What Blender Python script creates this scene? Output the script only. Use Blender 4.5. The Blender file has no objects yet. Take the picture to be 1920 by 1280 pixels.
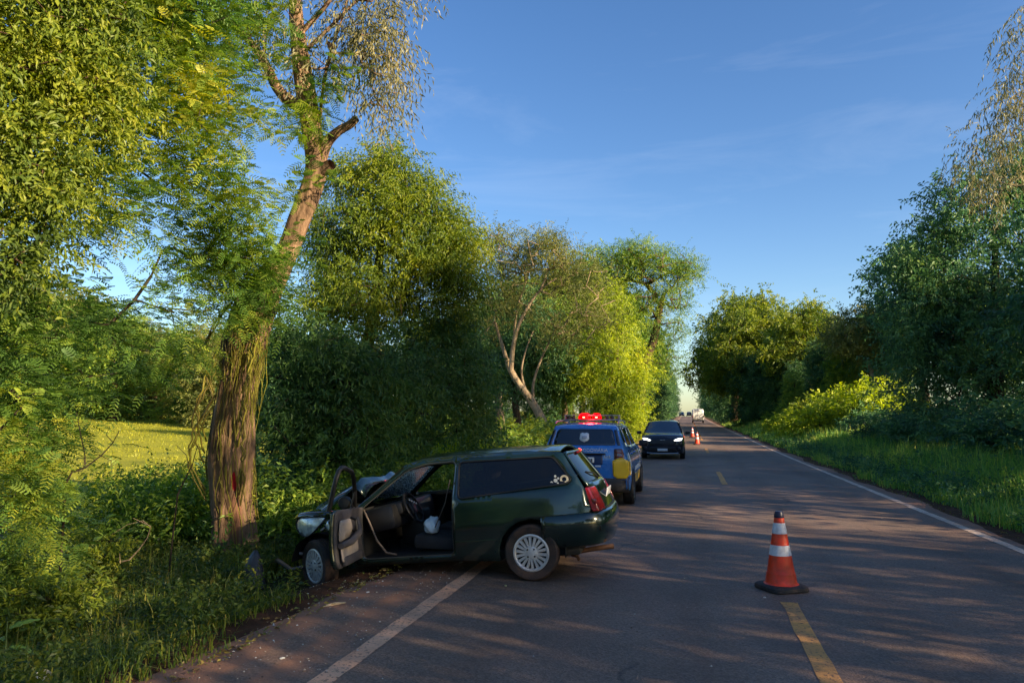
import bpy, bmesh, math, random, time
import numpy as np
from mathutils import Vector, Matrix, Euler, noise
from mathutils.geometry import delaunay_2d_cdt
R = math.radians
T0 = time.time()
scn = bpy.context.scene
COL = scn.collection

# ---------------------------------------------------------------- camera
CAM_H, CAM_PITCH, CAM_YAW, FPX = 1.7, R(5.79), R(13.24), 1400.0
cam_d = bpy.data.cameras.new('camera')
cam_d.sensor_width = 36.0
cam_d.lens = FPX / 1920.0 * 36.0
cam_d.clip_start, cam_d.clip_end = 0.05, 6000.0
cam = bpy.data.objects.new('camera', cam_d)
cam.location = (0, 0, CAM_H)
cam.rotation_euler = (R(90) + CAM_PITCH, 0, CAM_YAW)
COL.objects.link(cam)
scn.camera = cam

# ---------------------------------------------------------------- sky and sun
SUN_EL = R(18.3)
SUN_DIR = Vector((math.cos(R(20)), -math.sin(R(20)), 0)) * math.cos(SUN_EL) + Vector((0, 0, math.sin(SUN_EL)))
world = bpy.data.worlds.new('World'); scn.world = world; world.use_nodes = True
wn = world.node_tree; wn.nodes.clear()
w_out = wn.nodes.new('ShaderNodeOutputWorld'); w_bg = wn.nodes.new('ShaderNodeBackground')
w_sky = wn.nodes.new('ShaderNodeTexSky'); w_sky.sky_type = 'NISHITA'
w_sky.sun_disc = False
w_sky.sun_elevation = SUN_EL
w_sky.sun_rotation = math.atan2(SUN_DIR.x, SUN_DIR.y)
w_sky.altitude = 300; w_sky.air_density = 1.0; w_sky.dust_density = 0.9; w_sky.ozone_density = 2.2
w_hsv = wn.nodes.new('ShaderNodeHueSaturation'); w_hsv.inputs['Saturation'].default_value = 1.22; w_hsv.inputs['Hue'].default_value = 0.508
wn.links.new(w_sky.outputs[0], w_hsv.inputs['Color'])
# faint high cirrus
w_tc = wn.nodes.new('ShaderNodeTexCoord'); w_mp = wn.nodes.new('ShaderNodeMapping'); w_mp.inputs['Scale'].default_value = (1.6, 1.6, 9.0); w_mp.inputs['Rotation'].default_value = (R(9), R(-7), 0)
w_ns = wn.nodes.new('ShaderNodeTexNoise'); w_ns.inputs['Scale'].default_value = 1.7; w_ns.inputs['Detail'].default_value = 8; w_ns.inputs['Roughness'].default_value = .62; w_ns.inputs['Distortion'].default_value = .6
w_mr = wn.nodes.new('ShaderNodeMapRange'); w_mr.inputs[1].default_value = .50; w_mr.inputs[2].default_value = .78; w_mr.inputs[3].default_value = 0; w_mr.inputs[4].default_value = .055
w_mx = wn.nodes.new('ShaderNodeMix'); w_mx.data_type = 'RGBA'; w_mx.inputs[7].default_value = (7.5, 7.6, 7.8, 1)
wn.links.new(w_tc.outputs['Generated'], w_mp.inputs[0]); wn.links.new(w_mp.outputs[0], w_ns.inputs['Vector']); wn.links.new(w_ns.outputs[0], w_mr.inputs[0])
wn.links.new(w_mr.outputs[0], w_mx.inputs[0]); wn.links.new(w_hsv.outputs[0], w_mx.inputs[6]); wn.links.new(w_mx.outputs[2], w_bg.inputs[0])
w_bg.inputs[1].default_value = 0.082
wn.links.new(w_bg.outputs[0], w_out.inputs[0])
sun_d = bpy.data.lights.new('sun', 'SUN'); sun_d.energy = 5.0; sun_d.angle = R(0.53); sun_d.color = (1.0, 0.80, 0.53)
sun = bpy.data.objects.new('sun', sun_d); COL.objects.link(sun)
sun.rotation_euler = SUN_DIR.to_track_quat('Z', 'Y').to_euler()
sun.location = SUN_DIR * 80
scn.view_settings.view_transform = 'Standard'; scn.view_settings.look = 'None'
scn.view_settings.exposure = 1.45; scn.view_settings.gamma = 1.0; scn.view_settings.use_curve_mapping = False
cy = scn.cycles
cy.max_bounces = 6; cy.diffuse_bounces = 3; cy.glossy_bounces = 3; cy.transmission_bounces = 5
cy.transparent_max_bounces = 10; cy.caustics_reflective = False; cy.caustics_refractive = False
cy.use_denoising = True; cy.sample_clamp_indirect = 6.0

# ---------------------------------------------------------------- helpers
_r = Vector((math.cos(CAM_YAW), math.sin(CAM_YAW), 0))
_f = Vector((-math.sin(CAM_YAW) * math.cos(CAM_PITCH), math.cos(CAM_YAW) * math.cos(CAM_PITCH), math.sin(CAM_PITCH)))
_u = _r.cross(_f)
def at(px, py, d):
    """world point seen at photo pixel (px, py), d metres deep"""
    v = _f + _r * ((px - 960) / FPX) - _u * ((py - 640) / FPX)
    return np.array(Vector((0, 0, CAM_H)) + v * d)

def link(o, parent=None):
    COL.objects.link(o)
    if parent is not None: o.parent = parent
    return o
def empty(name, loc=(0, 0, 0), rot=(0, 0, 0), parent=None):
    o = bpy.data.objects.new(name, None); o.empty_display_size = 0.2
    o.location = loc; o.rotation_euler = rot
    return link(o, parent)
def tag(o, label=None, cat=None, group=None, kind=None):
    if label: o['label'] = label
    if cat: o['category'] = cat
    if group: o['group'] = group
    if kind: o['kind'] = kind
    return o
def copy_tree(o, parent=None):
    c = o.copy(); COL.objects.link(c); c.parent = parent
    for ch in list(o.children): copy_tree(ch, c)
    return c

def np_mesh(name, V, quads=None, tris=None, attr=None, smooth=False):
    V = np.ascontiguousarray(V, np.float32).reshape(-1, 3)
    me = bpy.data.meshes.new(name)
    lo, st, tot, n = [], [], [], 0
    for F, k in ((quads, 4), (tris, 3)):
        if F is None or len(F) == 0: continue
        F = np.asarray(F, np.int32).reshape(-1, k)
        lo.append(F.ravel()); st.append(n + np.arange(len(F)) * k); tot.append(np.full(len(F), k)); n += F.size
    lo = np.concatenate(lo).astype(np.int32); st = np.concatenate(st).astype(np.int32); tot = np.concatenate(tot).astype(np.int32)
    me.vertices.add(len(V)); me.vertices.foreach_set('co', V.ravel())
    me.loops.add(len(lo)); me.loops.foreach_set('vertex_index', lo)
    me.polygons.add(len(st)); me.polygons.foreach_set('loop_start', st); me.polygons.foreach_set('loop_total', tot)
    if attr is not None:
        a = me.attributes.new('rnd', 'FLOAT', 'FACE'); a.data.foreach_set('value', np.asarray(attr, np.float32))
    me.polygons.foreach_set('use_smooth', np.full(len(st), smooth))
    me.update(calc_edges=True)
    return me
def mobj(name, me, mat, parent=None, smooth=None):
    o = bpy.data.objects.new(name, me)
    if mat is not None: me.materials.append(mat)
    return link(o, parent)

class G:
    """collects shapes, becomes ONE mesh object"""
    def __init__(s): s.v = []; s.f = []
    def add(s, vs, fs):
        n = len(s.v); s.v += [tuple(p) for p in vs]; s.f += [tuple(i + n for i in f) for f in fs]; return s
    def box(s, c, d, rot=None, bev=0.0):
        hx, hy, hz = d[0] / 2, d[1] / 2, d[2] / 2
        b = min(bev, hx * .9, hy * .9, hz * .9)
        if b <= 0:
            vs = [Vector((x, y, z)) for x in (-hx, hx) for y in (-hy, hy) for z in (-hz, hz)]
            fs = [(0, 1, 3, 2), (4, 6, 7, 5), (0, 4, 5, 1), (2, 3, 7, 6), (0, 2, 6, 4), (1, 5, 7, 3)]
        else:
            bm = bmesh.new(); bmesh.ops.create_cube(bm, size=1)
            for v in bm.verts: v.co = Vector((v.co.x * d[0], v.co.y * d[1], v.co.z * d[2]))
            bmesh.ops.bevel(bm, geom=bm.edges[:], offset=b, segments=2, affect='EDGES', profile=0.5)
            bm.verts.index_update(); vs = [v.co.copy() for v in bm.verts]; fs = [tuple(v.index for v in f.verts) for f in bm.faces]; bm.free()
        M = Euler(rot).to_matrix() if rot is not None else Matrix.Identity(3)
        return s.add([M @ v + Vector(c) for v in vs], fs)
    def tube(s, pts, rad, n=8, cap=True, closed=False):
        pts = [Vector(p) for p in pts]; m = len(pts)
        rad = [rad] * m if not hasattr(rad, '__len__') else rad
        vs, fs = [], []; up = None
        for i, p in enumerate(pts):
            a = pts[(i - 1) % m] if (closed or i > 0) else p; b = pts[(i + 1) % m] if (closed or i < m - 1) else p
            t = (b - a).normalized()
            if up is None: up = t.orthogonal().normalized()
            up = (up - t * up.dot(t)); up = up.normalized() if up.length > 1e-6 else t.orthogonal().normalized()
            w = t.cross(up)
            vs += [p + (up * math.cos(2 * math.pi * k / n) + w * math.sin(2 * math.pi * k / n)) * rad[i] for k in range(n)]
        rng = range(m) if closed else range(m - 1)
        for i in rng:
            j = (i + 1) % m
            fs += [(i * n + k, i * n + (k + 1) % n, j * n + (k + 1) % n, j * n + k) for k in range(n)]
        if cap and not closed: fs += [tuple(range(n))[::-1], tuple((m - 1) * n + k for k in range(n))]
        return s.add(vs, fs)
    def lathe(s, prof, c=(0, 0, 0), axis='z', n=24):
        vs, fs = [], []; m = len(prof)
        for k in range(n):
            a = 2 * math.pi * k / n
            for r, h in prof:
                x, y = r * math.cos(a), r * math.sin(a)
                p = (x, y, h) if axis == 'z' else ((x, h, y) if axis == 'y' else (h, x, y))
                vs.append(Vector(p) + Vector(c))
        for k in range(n):
            q = (k + 1) % n
            fs += [(k * m + i, q * m + i, q * m + i + 1, k * m + i + 1) for i in range(m - 1)]
        return s.add(vs, fs)
    def prism(s, poly, mapf, a, b):
        """2-D polygon extruded between a and b through mapf(u, v, w)"""
        n = len(poly)
        vs = [mapf(u, v, a) for u, v in poly] + [mapf(u, v, b) for u, v in poly]
        fs = [tuple(range(n)), tuple(range(n, 2 * n))[::-1]] + [(i, (i + 1) % n, n + (i + 1) % n, n + i)[::-1] for i in range(n)]
        return s.add(vs, fs)
    def obj(s, name, mat, parent=None, smooth=True, solid=0, off=-1, bevel=0, angle=35, recalc=True):
        me = bpy.data.meshes.new(name); me.from_pydata([tuple(v) for v in s.v], [], s.f)
        if recalc:
            bm = bmesh.new(); bm.from_mesh(me); bmesh.ops.remove_doubles(bm, verts=bm.verts, dist=1e-5)
            bmesh.ops.recalc_face_normals(bm, faces=bm.faces); bm.to_mesh(me); bm.free()
        o = mobj(name, me, mat, parent)
        if smooth:
            me.polygons.foreach_set('use_smooth', [True] * len(me.polygons)); me.set_sharp_from_angle(angle=R(angle))
        if solid:
            md = o.modifiers.new('thickness', 'SOLIDIFY'); md.thickness = solid; md.offset = off
        if bevel:
            md = o.modifiers.new('bevel', 'BEVEL'); md.width = bevel; md.segments = 2; md.limit_method = 'ANGLE'; md.angle_limit = R(35)
        return o

def in_poly(P, poly):
    x, y = P[:, 0], P[:, 1]; ins = np.zeros(len(P), bool); n = len(poly)
    for i in range(n):
        (x1, y1), (x2, y2) = poly[i], poly[(i + 1) % n]
        c = ((y1 > y) != (y2 > y)); 
        with np.errstate(divide='ignore', invalid='ignore'):
            xi = (x2 - x1) * (y - y1) / (y2 - y1 if y2 != y1 else 1e-12) + x1
        ins ^= c & (x < xi)
    return ins
def dense(poly, step, closed=True):
    out = []; n = len(poly)
    for i in range(n if closed else n - 1):
        a, b = np.array(poly[i], float), np.array(poly[(i + 1) % n], float)
        k = max(1, int(np.ceil(np.linalg.norm(b - a) / step)))
        out += [tuple(a + (b - a) * j / k) for j in range(k)]
    if not closed: out.append(tuple(poly[-1]))
    return out
def rnd_poly(poly, r, seg=3):
    """round the corners of a polygon"""
    out = []; n = len(poly)
    for i in range(n):
        p0, p, p1 = (np.array(poly[(i + k) % n], float) for k in (-1, 0, 1))
        a, b = p0 - p, p1 - p; la, lb = np.linalg.norm(a), np.linalg.norm(b)
        rr = min(r, la * .45, lb * .45); A, B = p + a / la * rr, p + b / lb * rr
        for k in range(seg + 1):
            t = k / seg; out.append(tuple((1 - t) ** 2 * A + 2 * t * (1 - t) * p + t * t * B))
    return out
def panel(outline, holes, fmap, step=0.06, flip=False):
    """a sheet bounded by a 2-D outline with holes, bent into place by fmap(u, v)"""
    loops = [dense(outline, step)] + [dense(h, step) for h in holes]
    pts, edges = [], []
    for L in loops:
        n = len(pts); pts += L; edges += [(n + i, n + (i + 1) % len(L)) for i in range(len(L))]
    B = np.array(pts)
    x0, y0 = B.min(0); x1, y1 = B.max(0)
    gx, gy = np.meshgrid(np.arange(x0 + step / 2, x1, step), np.arange(y0 + step / 2, y1, step))
    Gp = np.c_[gx.ravel(), gy.ravel()]
    if len(Gp):
        ok = in_poly(Gp, outline)
        for h in holes: ok &= ~in_poly(Gp, h)
        Gp = Gp[ok]
        if len(Gp):
            d = np.sqrt(((Gp[:, None, :] - B[None, :, :]) ** 2).sum(2)).min(1); Gp = Gp[d > step * .45]
        pts = pts + [tuple(p) for p in Gp]
    res = delaunay_2d_cdt([Vector(p) for p in pts], edges, [], 0, 1e-6)
    V2 = np.array([tuple(v) for v in res[0]]); F = np.array([tuple(f) for f in res[2]])
    c = V2[F].mean(1); ok = in_poly(c, outline)
    for h in holes: ok &= ~in_poly(c, h)
    F = F[ok]
    if flip: F = F[:, ::-1]
    return [Vector(fmap(u, v)) for u, v in V2], [tuple(int(i) for i in f) for f in F]
def loft(rows, flip=False):
    m = len(rows[0]); vs = [p for r in rows for p in r]; fs = []
    for i in range(len(rows) - 1):
        for j in range(m - 1):
            f = (i * m + j, i * m + j + 1, (i + 1) * m + j + 1, (i + 1) * m + j); fs.append(f[::-1] if flip else f)
    return vs, fs
def sm(a, b, x):
    t = np.clip((np.asarray(x, float) - a) / (b - a), 0, 1); return t * t * (3 - 2 * t)

# ---------------------------------------------------------------- materials
def nodes(m):
    m.use_nodes = True; nt = m.node_tree; return nt, nt.nodes, nt.links
def mat(name, col, rough=0.5, metal=0.0, spec=0.5, coat=0.0, emit=None, estr=0.0, var=0.0, vscale=6.0, bump=0.0, bscale=40.0, dirt=None, dirt_amt=0.0, dscale=5.0):
    m = bpy.data.materials.new(name); nt, N, L = nodes(m); b = N['Principled BSDF']
    b.inputs['Base Color'].default_value = (*col, 1); b.inputs['Roughness'].default_value = rough
    b.inputs['Metallic'].default_value = metal; b.inputs['Specular IOR Level'].default_value = spec
    b.inputs['Coat Weight'].default_value = coat; b.inputs['Coat Roughness'].default_value = 0.06
    tc = N.new('ShaderNodeTexCoord')
    if emit: b.inputs['Emission Color'].default_value = (*emit, 1); b.inputs['Emission Strength'].default_value = estr
    src = None
    if var > 0:
        n = N.new('ShaderNodeTexNoise'); n.inputs['Scale'].default_value = vscale; n.inputs['Detail'].default_value = 6
        L.new(tc.outputs['Object'], n.inputs['Vector'])
        h = N.new('ShaderNodeHueSaturation'); h.inputs['Color'].default_value = (*col, 1)
        mr = N.new('ShaderNodeMapRange'); mr.inputs[1].default_value = .3; mr.inputs[2].default_value = .7
        mr.inputs[3].default_value = 1 - var; mr.inputs[4].default_value = 1 + var
        L.new(n.outputs[0], mr.inputs[0]); L.new(mr.outputs[0], h.inputs['Value']); src = h.outputs[0]
    if dirt:
        n = N.new('ShaderNodeTexNoise'); n.inputs['Scale'].default_value = dscale; n.inputs['Detail'].default_value = 7; n.inputs['Roughness'].default_value = .65
        L.new(tc.outputs['Object'], n.inputs['Vector'])
        mr = N.new('ShaderNodeMapRange'); mr.inputs[1].default_value = .42; mr.inputs[2].default_value = .72; mr.inputs[4].default_value = dirt_amt
        L.new(n.outputs[0], mr.inputs[0])
        mx = N.new('ShaderNodeMix'); mx.data_type = 'RGBA'; mx.inputs[6].default_value = (*col, 1); mx.inputs[7].default_value = (*dirt, 1)
        if src: L.new(src, mx.inputs[6])
        L.new(mr.outputs[0], mx.inputs[0]); src = mx.outputs[2]
        r2 = N.new('ShaderNodeMapRange'); r2.inputs[3].default_value = rough; r2.inputs[4].default_value = .85
        L.new(mr.outputs[0], r2.inputs[0]); L.new(r2.outputs[0], b.inputs['Roughness'])
    if src: L.new(src, b.inputs['Base Color'])
    if bump > 0:
        n = N.new('ShaderNodeTexNoise'); n.inputs['Scale'].default_value = bscale; n.inputs['Detail'].default_value = 5
        L.new(tc.outputs['Object'], n.inputs['Vector'])
        bp = N.new('ShaderNodeBump'); bp.inputs['Strength'].default_value = bump; bp.inputs['Distance'].default_value = .02
        L.new(n.outputs[0], bp.inputs['Height']); L.new(bp.outputs[0], b.inputs['Normal'])
    return m
def glass_mat(name, tint, clear=0.7, rough=0.03, crack=0.0):
    """thin pane: see-through tint plus mirror reflection; crack adds a web of white fractures"""
    m = bpy.data.materials.new(name); nt, N, L = nodes(m); N.clear()
    out = N.new('ShaderNodeOutputMaterial'); tr = N.new('ShaderNodeBsdfTransparent'); tr.inputs[0].default_value = (*tint, 1)
    gl = N.new('ShaderNodeBsdfGlossy'); gl.inputs['Roughness'].default_value = rough; gl.inputs[0].default_value = (1, 1, 1, 1)
    fr = N.new('ShaderNodeFresnel'); fr.inputs[0].default_value = 1.5
    mx = N.new('ShaderNodeMixShader'); L.new(fr.outputs[0], mx.inputs[0]); L.new(tr.outputs[0], mx.inputs[1]); L.new(gl.outputs[0], mx.inputs[2])
    df = N.new('ShaderNodeBsdfDiffuse'); df.inputs[0].default_value = (*[t * .25 for t in tint], 1)
    m2 = N.new('ShaderNodeMixShader'); m2.inputs[0].default_value = 1 - clear
    L.new(mx.outputs[0], m2.inputs[1]); L.new(df.outputs[0], m2.inputs[2]); last = m2.outputs[0]
    if crack > 0:
        tc = N.new('ShaderNodeTexCoord'); vo = N.new('ShaderNodeTexVoronoi'); vo.feature = 'DISTANCE_TO_EDGE'; vo.inputs['Scale'].default_value = 26
        L.new(tc.outputs['Object'], vo.inputs['Vector'])
        lt = N.new('ShaderNodeMapRange'); lt.inputs[1].default_value = .02; lt.inputs[2].default_value = .09; lt.inputs[3].default_value = crack; lt.inputs[4].default_value = crack * .22
        L.new(vo.outputs[0], lt.inputs[0])
        dw = N.new('ShaderNodeBsdfDiffuse'); dw.inputs[0].default_value = (.75, .85, .86, 1)
        tl = N.new('ShaderNodeBsdfTranslucent'); tl.inputs[0].default_value = (.7, .85, .85, 1)
        ad = N.new('ShaderNodeMixShader'); L.new(dw.outputs[0], ad.inputs[1]); L.new(tl.outputs[0], ad.inputs[2])
        m3 = N.new('ShaderNodeMixShader'); L.new(lt.outputs[0], m3.inputs[0]); L.new(last, m3.inputs[1]); L.new(ad.outputs[0], m3.inputs[2]); last = m3.outputs[0]
    L.new(last, out.inputs[0]); return m
def leaf_mat(name, stops, trans=0.35, rough=0.5, clump=0.6, hue_scale=0.5):
    """leaf colours picked per leaf from stops, shifted clump by clump"""
    m = bpy.data.materials.new(name); nt, N, L = nodes(m); b = N['Principled BSDF']; out = N['Material Output']
    at_ = N.new('ShaderNodeAttribute'); at_.attribute_name = 'rnd'
    tc = N.new('ShaderNodeTexCoord'); ns = N.new('ShaderNodeTexNoise'); ns.inputs['Scale'].default_value = hue_scale; ns.inputs['Detail'].default_value = 3
    L.new(tc.outputs['Object'], ns.inputs['Vector'])
    mr = N.new('ShaderNodeMapRange'); mr.inputs[1].default_value = .3; mr.inputs[2].default_value = .7; mr.inputs[3].default_value = -clump / 2; mr.inputs[4].default_value = clump / 2
    L.new(ns.outputs[0], mr.inputs[0])
    ad = N.new('ShaderNodeMath'); ad.operation = 'ADD'; ad.use_clamp = True; L.new(at_.outputs['Fac'], ad.inputs[0]); L.new(mr.outputs[0], ad.inputs[1])
    cr = N.new('ShaderNodeValToRGB'); e = cr.color_ramp.elements
    for i, c in enumerate(stops):
        p = i / (len(stops) - 1)
        if i < 2: e[i].position = p; e[i].color = (*c, 1)
        else: x = e.new(p); x.color = (*c, 1)
    if len(stops) > 2: pass
    L.new(ad.outputs[0], cr.inputs[0]); L.new(cr.outputs[0], b.inputs['Base Color'])
    b.inputs['Roughness'].default_value = rough; b.inputs['Specular IOR Level'].default_value = .35
    tl = N.new('ShaderNodeBsdfTranslucent'); g = N.new('ShaderNodeHueSaturation'); g.inputs['Value'].default_value = 1.5; g.inputs['Saturation'].default_value = 1.1
    L.new(cr.outputs[0], g.inputs['Color']); L.new(g.outputs[0], tl.inputs[0])
    mx = N.new('ShaderNodeMixShader'); mx.inputs[0].default_value = trans
    L.new(b.outputs[0], mx.inputs[1]); L.new(tl.outputs[0], mx.inputs[2]); L.new(mx.outputs[0], out.inputs[0])
    return m

# ---------------------------------------------------------------- ground and road
_py = np.array([-200, 0, 30, 40, 50, 70, 100, 137, 180, 230, 270, 310, 360, 450, 600, 900, 3000.])
_pz = np.array([0, 0, 0, .04, .12, .26, .44, .68, 1.10, 1.75, 2.05, 1.9, 1.0, -2, -5, -6, -6.])
_fy = np.arange(-200, 3000, 2.0); _fz = np.interp(_fy, _py, _pz); _k = np.hanning(17); _fz = np.convolve(np.pad(_fz, 8, 'edge'), _k / _k.sum(), 'valid')
def prof(y): return np.interp(y, _fy, _fz)
def wob(x, y):
    return np.sin(x * .31 + 1.3 * np.sin(y * .11)) * np.cos(y * .27 + 2 * np.sin(x * .09)) 
def zt(x, y):
    x = np.asarray(x, float); y = np.asarray(y, float)
    el = -3.55 + .12 * np.sin(y * .9) + .07 * np.sin(y * 2.3 + 1)
    er = 4.72 + .10 * np.sin(y * .7 + 2) + .06 * np.sin(y * 1.9)
    l = np.clip(el - x, 0, None); r = np.clip(x - er, 0, None)
    off = -.03 + (-.22) * sm(0, .9, l) + .02 * sm(0, .1, l)
    off = off + sm(14, 24, l) * -.15 + np.clip(l - 16, 0, 80) * .062
    off = off + .02 * sm(0, .1, r) - .08 * sm(.2, 1.2, r) + .5 * sm(2.0, 8.0, r) + .06 * wob(x, y) * sm(1.5, 4, l + r)
    off = off + .5 * sm(20, 60, l) * np.sin(x * .05 + y * .03)
    return prof(y) + off
def gz(x, y): return float(zt(x, y))

def N_(N, t): return N.new('ShaderNode' + t)
def ground_material():
    m = bpy.data.materials.new('ground_soil_grass'); nt, N, L = nodes(m); b = N['Principled BSDF']
    ge = N_(N, 'NewGeometry'); sx = N_(N, 'SeparateXYZ'); L.new(ge.outputs['Position'], sx.inputs[0])
    def noise_(s, d=6, r=.6):
        n = N_(N, 'TexNoise'); n.inputs['Scale'].default_value = s; n.inputs['Detail'].default_value = d; n.inputs['Roughness'].default_value = r
        L.new(ge.outputs['Position'], n.inputs['Vector']); return n.outputs[0]
    def ramp(fac, stops):
        r = N_(N, 'ValToRGB'); e = r.color_ramp.elements
        for i, (p, c) in enumerate(stops):
            if i < 2: e[i].position = p; e[i].color = (*c, 1)
            else: e.new(p).color = (*c, 1)
        L.new(fac, r.inputs[0]); return r.outputs[0]
    soil = ramp(noise_(3.0), [(.3, (.055, .028, .016)), (.6, (.12, .055, .030)), (.8, (.16, .085, .045))])
    litter = ramp(noise_(9.0), [(.35, (.020, .028, .010)), (.55, (.045, .055, .016)), (.75, (.10, .075, .035))])
    field = ramp(noise_(.35, 8), [(.3, (.16, .18, .02)), (.5, (.27, .27, .022)), (.72, (.36, .33, .025))])
    def mr(v, a, b_, c=0, d=1):
        q = N_(N, 'MapRange'); q.inputs[1].default_value = a; q.inputs[2].default_value = b_; q.inputs[3].default_value = c; q.inputs[4].default_value = d; L.new(v, q.inputs[0]); return q.outputs[0]
    def mix(f, a, b_):
        q = N_(N, 'Mix'); q.data_type = 'RGBA'; L.new(f, q.inputs[0]); L.new(a, q.inputs[6]); L.new(b_, q.inputs[7]); return q.outputs[2]
    # distance from the asphalt, wobbled
    wv = N_(N, 'Math'); wv.operation = 'MULTIPLY_ADD'; L.new(noise_(1.3, 5), wv.inputs[0]); wv.inputs[1].default_value = 1.6; L.new(sx.outputs[0], wv.inputs[2])
    left = mr(wv.outputs[0], -3.7, -3.1); right = mr(wv.outputs[0], 6.4, 5.6)
    near = N_(N, 'Math'); near.operation = 'MULTIPLY'; L.new(left, near.inputs[0]); L.new(right, near.inputs[1])
    base = mix(near.outputs[0], litter, soil)
    base = mix(mr(sx.outputs[0], -11, -15), base, field)
    L.new(base, b.inputs['Base Color']); b.inputs['Roughness'].default_value = .95; b.inputs['Specular IOR Level'].default_value = .15
    bp = N_(N, 'Bump'); bp.inputs['Strength'].default_value = .9; bp.inputs['Distance'].default_value = .06; L.new(noise_(7, 8, .7), bp.inputs['Height']); L.new(bp.outputs[0], b.inputs['Normal'])
    return m
def road_material():
    m = bpy.data.materials.new('asphalt_dusty'); nt, N, L = nodes(m); b = N['Principled BSDF']
    ge = N_(N, 'NewGeometry'); sx = N_(N, 'SeparateXYZ'); L.new(ge.outputs['Position'], sx.inputs[0])
    mp = N_(N, 'Mapping'); mp.inputs['Scale'].default_value = (1, .12, 1); L.new(ge.outputs['Position'], mp.inputs[0])
    def noise_(s, d=6, r=.6, v=None):
        n = N_(N, 'TexNoise'); n.inputs['Scale'].default_value = s; n.inputs['Detail'].default_value = d; n.inputs['Roughness'].default_value = r
        L.new(v if v else ge.outputs['Position'], n.inputs['Vector']); return n.outputs[0]
    def mr(v, a, b_, c=0, d=1):
        q = N_(N, 'MapRange'); q.inputs[1].default_value = a; q.inputs[2].default_value = b_; q.inputs[3].default_value = c; q.inputs[4].default_value = d; L.new(v, q.inputs[0]); return q.outputs[0]
    def math_(op, a, b_):
        q = N_(N, 'Math'); q.operation = op; q.use_clamp = op != 'SUBTRACT'
        for i, x in enumerate((a, b_)):
            if isinstance(x, (int, float)): q.inputs[i].default_value = x
            else: L.new(x, q.inputs[i])
        return q.outputs[0]
    def mix(f, a, b_):
        q = N_(N, 'Mix'); q.data_type = 'RGBA'
        if isinstance(f, float): q.inputs[0].default_value = f
        else: L.new(f, q.inputs[0])
        for i, x in ((6, a), (7, b_)):
            if isinstance(x, tuple): q.inputs[i].default_value = (*x, 1)
            else: L.new(x, q.inputs[i])
        return q.outputs[2]
    vo = N_(N, 'TexVoronoi'); vo.inputs['Scale'].default_value = 75; L.new(ge.outputs['Position'], vo.inputs['Vector'])
    sv = N_(N, 'SeparateColor'); L.new(vo.outputs['Color'], sv.inputs[0])
    stone = mr(sv.outputs[0], 0, 1, .7, 1.45)
    h = N_(N, 'HueSaturation'); h.inputs['Color'].default_value = (.160, .110, .082, 1); L.new(stone, h.inputs['Value'])
    big = noise_(.55, 4)
    h2 = N_(N, 'HueSaturation'); L.new(h.outputs[0], h2.inputs['Color']); L.new(mr(big, .3, .7, .78, 1.25), h2.inputs['Value'])
    # red dust: everywhere a little in long streaks, heavy outside the edge lines
    streak = noise_(2.2, 6, .65, mp.outputs[0]); patch = noise_(1.1, 7, .65)
    dust = math_('MULTIPLY', mr(streak, .42, .75, 0, .55), mr(patch, .35, .7))
    edge = math_('MAXIMUM', mr(sx.outputs[0], -2.45, -2.75), mr(sx.outputs[0], 4.15, 4.4))
    edge = math_('MULTIPLY', edge, mr(patch, .25, .62, .35, .95))
    # dark wheel track pressed through the dust on the left shoulder
    xw = math_('SUBTRACT', sx.outputs[0], mr(noise_(.8, 3), 0, 1, -.12, .12))
    tr = math_('MULTIPLY', mr(xw, -3.08, -3.0), mr(xw, -2.78, -2.86))
    edge = math_('MULTIPLY', edge, mr(tr, 0, 1, 1, .25))
    f = math_('MAXIMUM', dust, edge)
    col = mix(f, h2.outputs[0], (.33, .155, .09))
    # polished wheel paths, sealed cracks and a few darker patches
    def band(c, w):
        d_ = math_('SUBTRACT', xw, c); a_ = N_(N, 'Math'); a_.operation = 'ABSOLUTE'; L.new(d_, a_.inputs[0]); return mr(a_.outputs[0], w, w * .35)
    paths = band(-1.65, .45)
    for c_ in (.05, 1.65, 3.35): paths = math_('MAXIMUM', paths, band(c_, .45))
    dk = N_(N, 'HueSaturation'); L.new(col, dk.inputs['Color']); L.new(mr(math_('MULTIPLY', paths, mr(streak, .3, .65)), 0, 1, 1.06, .80), dk.inputs['Value']); col = dk.outputs[0]
    vc = N_(N, 'TexVoronoi'); vc.feature = 'DISTANCE_TO_EDGE'; vc.inputs['Scale'].default_value = .42
    wn_ = N_(N, 'TexNoise'); wn_.inputs['Scale'].default_value = 2.6; wn_.inputs['Detail'].default_value = 6; L.new(ge.outputs['Position'], wn_.inputs['Vector'])
    vm = N_(N, 'VectorMath'); vm.operation = 'MULTIPLY_ADD'; L.new(wn_.outputs['Color'], vm.inputs[0]); vm.inputs[1].default_value = (.55, .55, 0); L.new(ge.outputs['Position'], vm.inputs[2]); L.new(vm.outputs[0], vc.inputs['Vector'])
    crk = math_('MULTIPLY', mr(vc.outputs['Distance'], .010, .003), mr(noise_(.35, 3), .50, .62))
    col = mix(math_('MULTIPLY', crk, .75), col, (.022, .018, .017))
    pt = mr(noise_(.23, 2, .4), .60, .63, 0, .35); col = mix(pt, col, (.055, .045, .042))
    L.new(col, b.inputs['Base Color'])
    L.new(mr(f, 0, 1, .68, .92), b.inputs['Roughness']); b.inputs['Specular IOR Level'].default_value = .35
    bp = N_(N, 'Bump'); bp.inputs['Strength'].default_value = .55; bp.inputs['Distance'].default_value = .006
    L.new(vo.outputs['Distance'], bp.inputs['Height'])
    bp2 = N_(N, 'Bump'); bp2.inputs['Strength'].default_value = .3; bp2.inputs['Distance'].default_value = .03
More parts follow.
